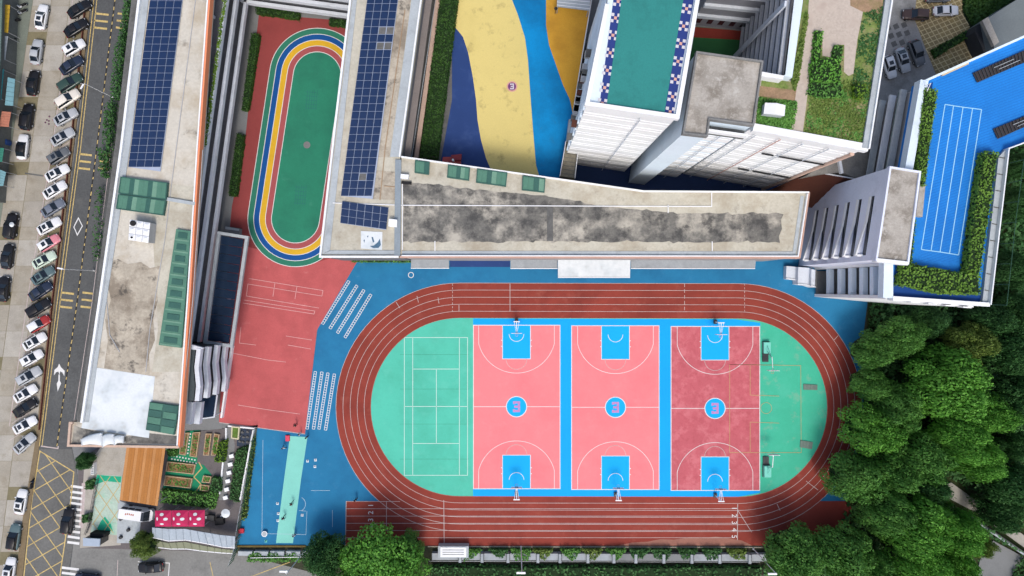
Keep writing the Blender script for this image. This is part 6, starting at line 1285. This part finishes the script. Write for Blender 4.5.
# entrance mat, guard house, barriers
em = structure('entrance_paving', MB().sheet(PX([(101, 447), (127, 447), (119, 500), (121, 545), (80, 548), (84, 470)]), .034), conc_a)
pg = structure('painted_play_floor', MB().sheet(PX([(97, 474.5), (122, 476), (117, 535), (91, 533)]), .04), M('pale_play_paint', C(190, 212, 196), .1, .5, .1, 4, .85, stain=(C(120, 205, 170), .3, .5, .66, .8), stain2=(C(150, 150, 110), .9, .62, .75, .6)))
MB().sheet(PX([(97, 475), (121.5, 476.5), (121, 482.5), (105, 481), (95, 485)]), .046).build('green_patch', M('mint_play_paint', C(40, 178, 138), .1, .5, .08, 5, .8), pg); MB().sheet(PX([(101, 521), (105, 516.5), (111, 524), (113, 531), (96, 531)]), .046).build('green_patch', bpy.data.materials['mint_play_paint'], pg)
mb = MB(); hatch([(97, 475), (121, 477), (117, 533), (92, 532)], rad(55), 11, .12, .05, mb); hatch([(97, 475), (121, 477), (117, 533), (92, 532)], rad(125), 13, .12, .052, mb); mb.build('cream_line', pale_yellow, pg)
structure('gate_paving', MB().sheet(PX([(118, 500), (133, 506), (134, 520), (141, 522), (138, 543), (117, 543)]), .044), coping)
for lab, x, y in (('black bollard nearest the minibus front', 129, 529.5), ('black bollard at the lower gate paving', 121.5, 536.8), ('black bollard beside the play floor', 121.8, 518.5)):
    c = P(x, y); t = thing('bollard', lab, 'bollard', (c[0], c[1], .04), 'bollards at the gate'); MB().tube((0, 0, 0), (0, 0, .35), .3, .27, 12).build('bollard_body', black, t, local=True); MB().tube((0, 0, .35), (0, 0, .42), .3, .18, 12).build('cap', dark_metal, t, local=True)
t = thing('guard_house', 'small glass guard house with pale roof beside the crosswalk', 'guard house', P(94, 541)); q = W([(83, 538), (100, 539), (99.5, 546.5), (83, 546)], 2.8); MB().prism([lerp(p, bil(q, .5, .5), .1) for p in q], 0, 2.6).build('glass_wall', glass, t); MB().prism(q, 2.6, 2.8).build('roof', M('pale_blue_metal', C(176, 190, 206), .06, 1, .05, 5, .5), t); MB().prism(W([(90, 533), (105, 534), (104.5, 537.5), (90, 537)], 1.6), 0, 1.6).build('lean_to', black, t)
t = thing('gate_barrier', 'dark folding barrier along the crosswalk side of the entrance', 'barrier', P(89, 510)); fp = PX([(96, 480), (92, 500), (88, 524), (84, 535)], 1.)
for z in (.2, .6, 1.0): MB().wall(fp, .06, z, z + .05).build('rail', dark_metal, t)
for i in range(14):
    u = i / 13 * 3; k = min(2, int(u)); c = lerp(fp[k], fp[k + 1], u - k); MB().tube((c[0] - .3, c[1], 0), (c[0] + .3, c[1], 1.05), .04).build('strut', dark_metal, t)
strip('dark shrub clump at the top of the folding barrier', [(89, 480), (96, 478), (95, 488), (88, 488)], 0, 1., leaf_dk, 300, name='shrub', cat='shrub'); strip('dark shrub clump at the middle of the folding barrier', [(85, 514), (93, 512), (92, 520), (85, 522)], 0, 1., leaf_dk, 300, name='shrub', cat='shrub')
c = P(95.8, 467.5); t = thing('notice_board', 'small white slatted rack beside the entrance tree', 'rack', (c[0], c[1], .03)); MB().wall([(-.2, -1), (-.2, 1)], .06, 0, 1.).build('side', white_metal, t, local=True); MB().wall([(.2, -1), (.2, 1)], .06, 0, 1.).build('side', white_metal, t, local=True)
for i in range(7): MB().box((0, -.9 + i * .3, .95), (.4, .1, .05)).build('slat', white_metal, t, local=True)
# ---------------- shop fronts at the far west edge
def awning(lab, pts, z, m_, name='shop_awning', n=6, cat='awning'):
    q = W(pts, z); t = thing(name, lab, cat, (*bil(q, .5, .5), 0), 'shop front things')
    for i in range(n):
        mb = MB(); a = [bil(q, 0, (i + .03) / n), bil(q, 1, (i + .03) / n), bil(q, 1, (i + .97) / n), bil(q, 0, (i + .97) / n)]
        mb.add([(*a[0], z + .5), (*a[1], z), (*a[2], z), (*a[3], z + .5), (*a[0], z + .44), (*a[1], z - .06), (*a[2], z - .06), (*a[3], z + .44)], [(3, 2, 1, 0), (4, 5, 6, 7), (0, 1, 5, 4), (2, 3, 7, 6), (1, 2, 6, 5), (3, 0, 4, 7)]); mb.build('awning_panel', m_, t)
    for v in (.03, .97): c = bil(q, .95, v); MB().tube((c[0], c[1], 0), (c[0], c[1], z), .05).build('post', grey_metal, t)
yel = M('yellow_panel', C(206, 168, 52), .1, .8, .1, 5, .7); tl = M('teal_panel', C(70, 168, 172), .1, .8, .1, 5, .6); tl2 = M('pale_teal_panel', C(128, 176, 186), .1, .8, .1, 5, .6); orr = M('orange_panel', C(196, 128, 104), .15, .8, .15, 5, .7); grn = M('sea_green_panel', C(60, 140, 120), .1, .8, .1, 5, .6)
awning('yellow awning at the top left corner', [(3, 5), (10, 5), (8, 33), (2, 33)], 2.8, yel); awning('grey vented awning below the yellow one', [(-8, 36), (8, 36), (5, 60), (-8, 60)], 2.8, coping); awning('bright teal awning on the left edge', [(-8, 69), (4, 69), (1, 100), (-8, 100)], 3., tl); awning('pale teal awning beside the bright teal one', [(10, 78), (15, 79), (13, 106), (7, 106)], 2.6, tl2); awning('orange awning below the teal ones', [(4, 112), (11, 112), (8.5, 127), (1, 127)], 2.6, orr); awning('sea green awning on the left edge above the black cars', [(-8, 148), (4, 148), (2, 162), (-8, 162)], 2.8, grn); awning('small pale awning on the left edge beside a motor scooter', [(-8, 166), (6, 172), (3, 186), (-8, 186)], 2.6, tl2)
sb_ = M('shop_wall_grey', C(120, 124, 120), .15, .5, .12, 4, .9)
t = thing('shop_house', 'row of low shop roofs cut by the left edge', 'building', P(-10, 90)); MB().prism(W([(-60, -30), (2, -30), (-1, 60), (-12, 200), (-60, 200)], 4), 0, 4).build('wall', sb_, t); MB().prism(W([(-60, -30), (3.5, -30), (.5, 60), (-10, 200), (-60, 200)], 4.2), 4.0, 4.25).build('roof', M('dull_green_roof', C(104, 124, 116), .2, .6, .2, 4, .8), t)
c = P(8.5, 143); t = thing('water_barrel', 'round blue barrel beside the sea green awning', 'barrel', (c[0], c[1], .03)); MB().tube((0, 0, 0), (0, 0, 1.2), .6, .6, 18).build('barrel_body', M('blue_plastic', C(44, 84, 150), .08, 1, .05, 6, .5), t, local=True); MB().tube((0, 0, 1.2), (0, 0, 1.28), .5, .42, 18).build('lid', M('dark_blue_plastic', C(36, 66, 120), .08, 1, .05, 6, .5), t, local=True)
def scooter(lab, px, py, ang, m_):
    c = P(px, py); t = thing('motor_scooter', lab, 'scooter', (c[0], c[1], .04), 'scooters by the shops', rad(ang))
    for x in (-.6, .62): MB().tube((x, -.06, .27), (x, .06, .27), .27, n=14).build('wheel', black, t, local=True)
    MB().frustum([(-.85, -.17), (.1, -.17), (.1, .17), (-.85, .17)], .45, [(-.8, -.12), (0, -.12), (0, .12), (-.8, .12)], .78).build('seat', black, t, local=True); MB().frustum([(.38, -.2), (.6, -.15), (.6, .15), (.38, .2)], .3, [(.4, -.14), (.52, -.1), (.52, .1), (.4, .14)], 1.0).build('front_shield', m_, t, local=True); MB().box((-.2, 0, .35), (1.2, .26, .1)).build('footboard', m_, t, local=True); MB().tube((.45, -.32, 1.05), (.45, .32, 1.05), .025).build('handlebar', dark_metal, t, local=True)
scooter('white scooter at the top left corner', 24, 7, 205, paints['white']); scooter('second scooter from the top left corner', 24, 13, 205, paints['silver']); scooter('dark scooter beside the yellow awning', 17, 22, 200, paints['black']); scooter('grey scooter beside the grey vented awning', 13, 41, 200, paints['grey']); scooter('black scooter beside the bright teal awning', 9, 66, 160, paints['black']); scooter('dark scooter just below the black one', 8, 74, 160, paints['navy']); scooter('grey scooter above the blue barrel', 5, 133, 170, paints['grey']); scooter('white scooter beside the small pale awning', 6, 173, 165, paints['white']); scooter('scooter standing behind the last slanted car', 34, 483, 80, paints['navy'])
structure('lane_drain', MB().sheet(PX([(25, 172.5), (43, 175), (43, 176.6), (25, 174)]), .03), gutter)
mb = MB()
for x, y in ((49.5, 116.5), (47, 120), (45.5, 122.5), (49, 121), (49, 124)): mb.box((*P(x, y)[:2], .028), (.28, .28, .01), .6)
structure('lane_marks', mb, M('plum_paint', C(100, 60, 84), .2, 2, .2, 6, .9))
# ---------------- north east car park
np_ = structure('car_park', MB().sheet(PX([(860, -60), (1060, -60), (1060, 80), (960, 90), (870, 170), (850, 150)]), .02), M('car_park_grey', C(164, 163, 160), .15, .4, .12, 4, .9, stain=(C(112, 110, 106), .3, .5, .7, .7)))
lt = [(914, 18), (920, -30), (962, -30), (962, 12), (972, 32), (984, 62), (960, 80), (938, 80), (924, 45)]
lp = structure('lattice_paving', MB().sheet(PX(lt), .03), M('tan_lattice_paving', C(158, 140, 102), .2, .6, .15, 4, .95, stain=(C(178, 158, 104), .3, .48, .66, .7)))
mb = hatch(lt, rad(-22), 4.6, .13, .036, MB()); hatch(lt, rad(58), 4.9, .13, .038, mb); mb.build('lattice_line', M('pale_tan_line', C(224, 206, 158), .12, 1, .1, 5, .9), lp)
for i in range(8): x, y = 888 + (i % 3) * 8 + (i // 3) * 3, 28 + (i // 3) * 8 - (i % 3) * 1.5; MB().box((*P(x, y)[:2], .028), (.9, .9, .012), rad(25)).build('dark_paver', gutter, np_)
hedge('dark hedge across the lattice paving corner', [(932, 50), (972, 28), (977, 32), (936, 57)], 0, .7, leaf_hedge, leaf=.3, rough_=.2, grp='car park hedges')
structure('dark_lawn', MB().sheet(PX([(962, -30), (1060, -30), (1010, 5), (972, 33), (962, 12)]), .032), M('dark_turf', C(38, 52, 30), .3, .4, .25, 4, 1., bump=.5))
scatter('ground_cover', PX([(963, -20), (1020, -20), (1008, 3), (974, 28), (963, 10)]), .04, 3500, .2, .45, leaf_hedge, None, .5, 'dark ground cover beside the lattice paving')
t = thing('grey_annex', 'grey flat roof behind the blue tiled roof', 'building', P(1010, 20)); MB().prism(W([(988, 18), (1016, 0), (1070, -30), (1070, 30), (995, 52)], 5), 0, 5).build('roof_slab', M('slate_roof', C(122, 130, 132), .1, .3, .08, 4, .85), t); MB().prism(W([(982, 20.5), (988, 17), (999, 42), (994, 46)], 5.2), 4.6, 5.25).build('stone_edge', roof_conc, t); MB().prism(W([(977, 25), (984, 22), (995, 46), (984, 52), (975, 32)], 3), 0, 3).build('dark_annex_roof', M('charcoal_roof', C(66, 68, 72), .1, .4, .1, 4, .8), t)
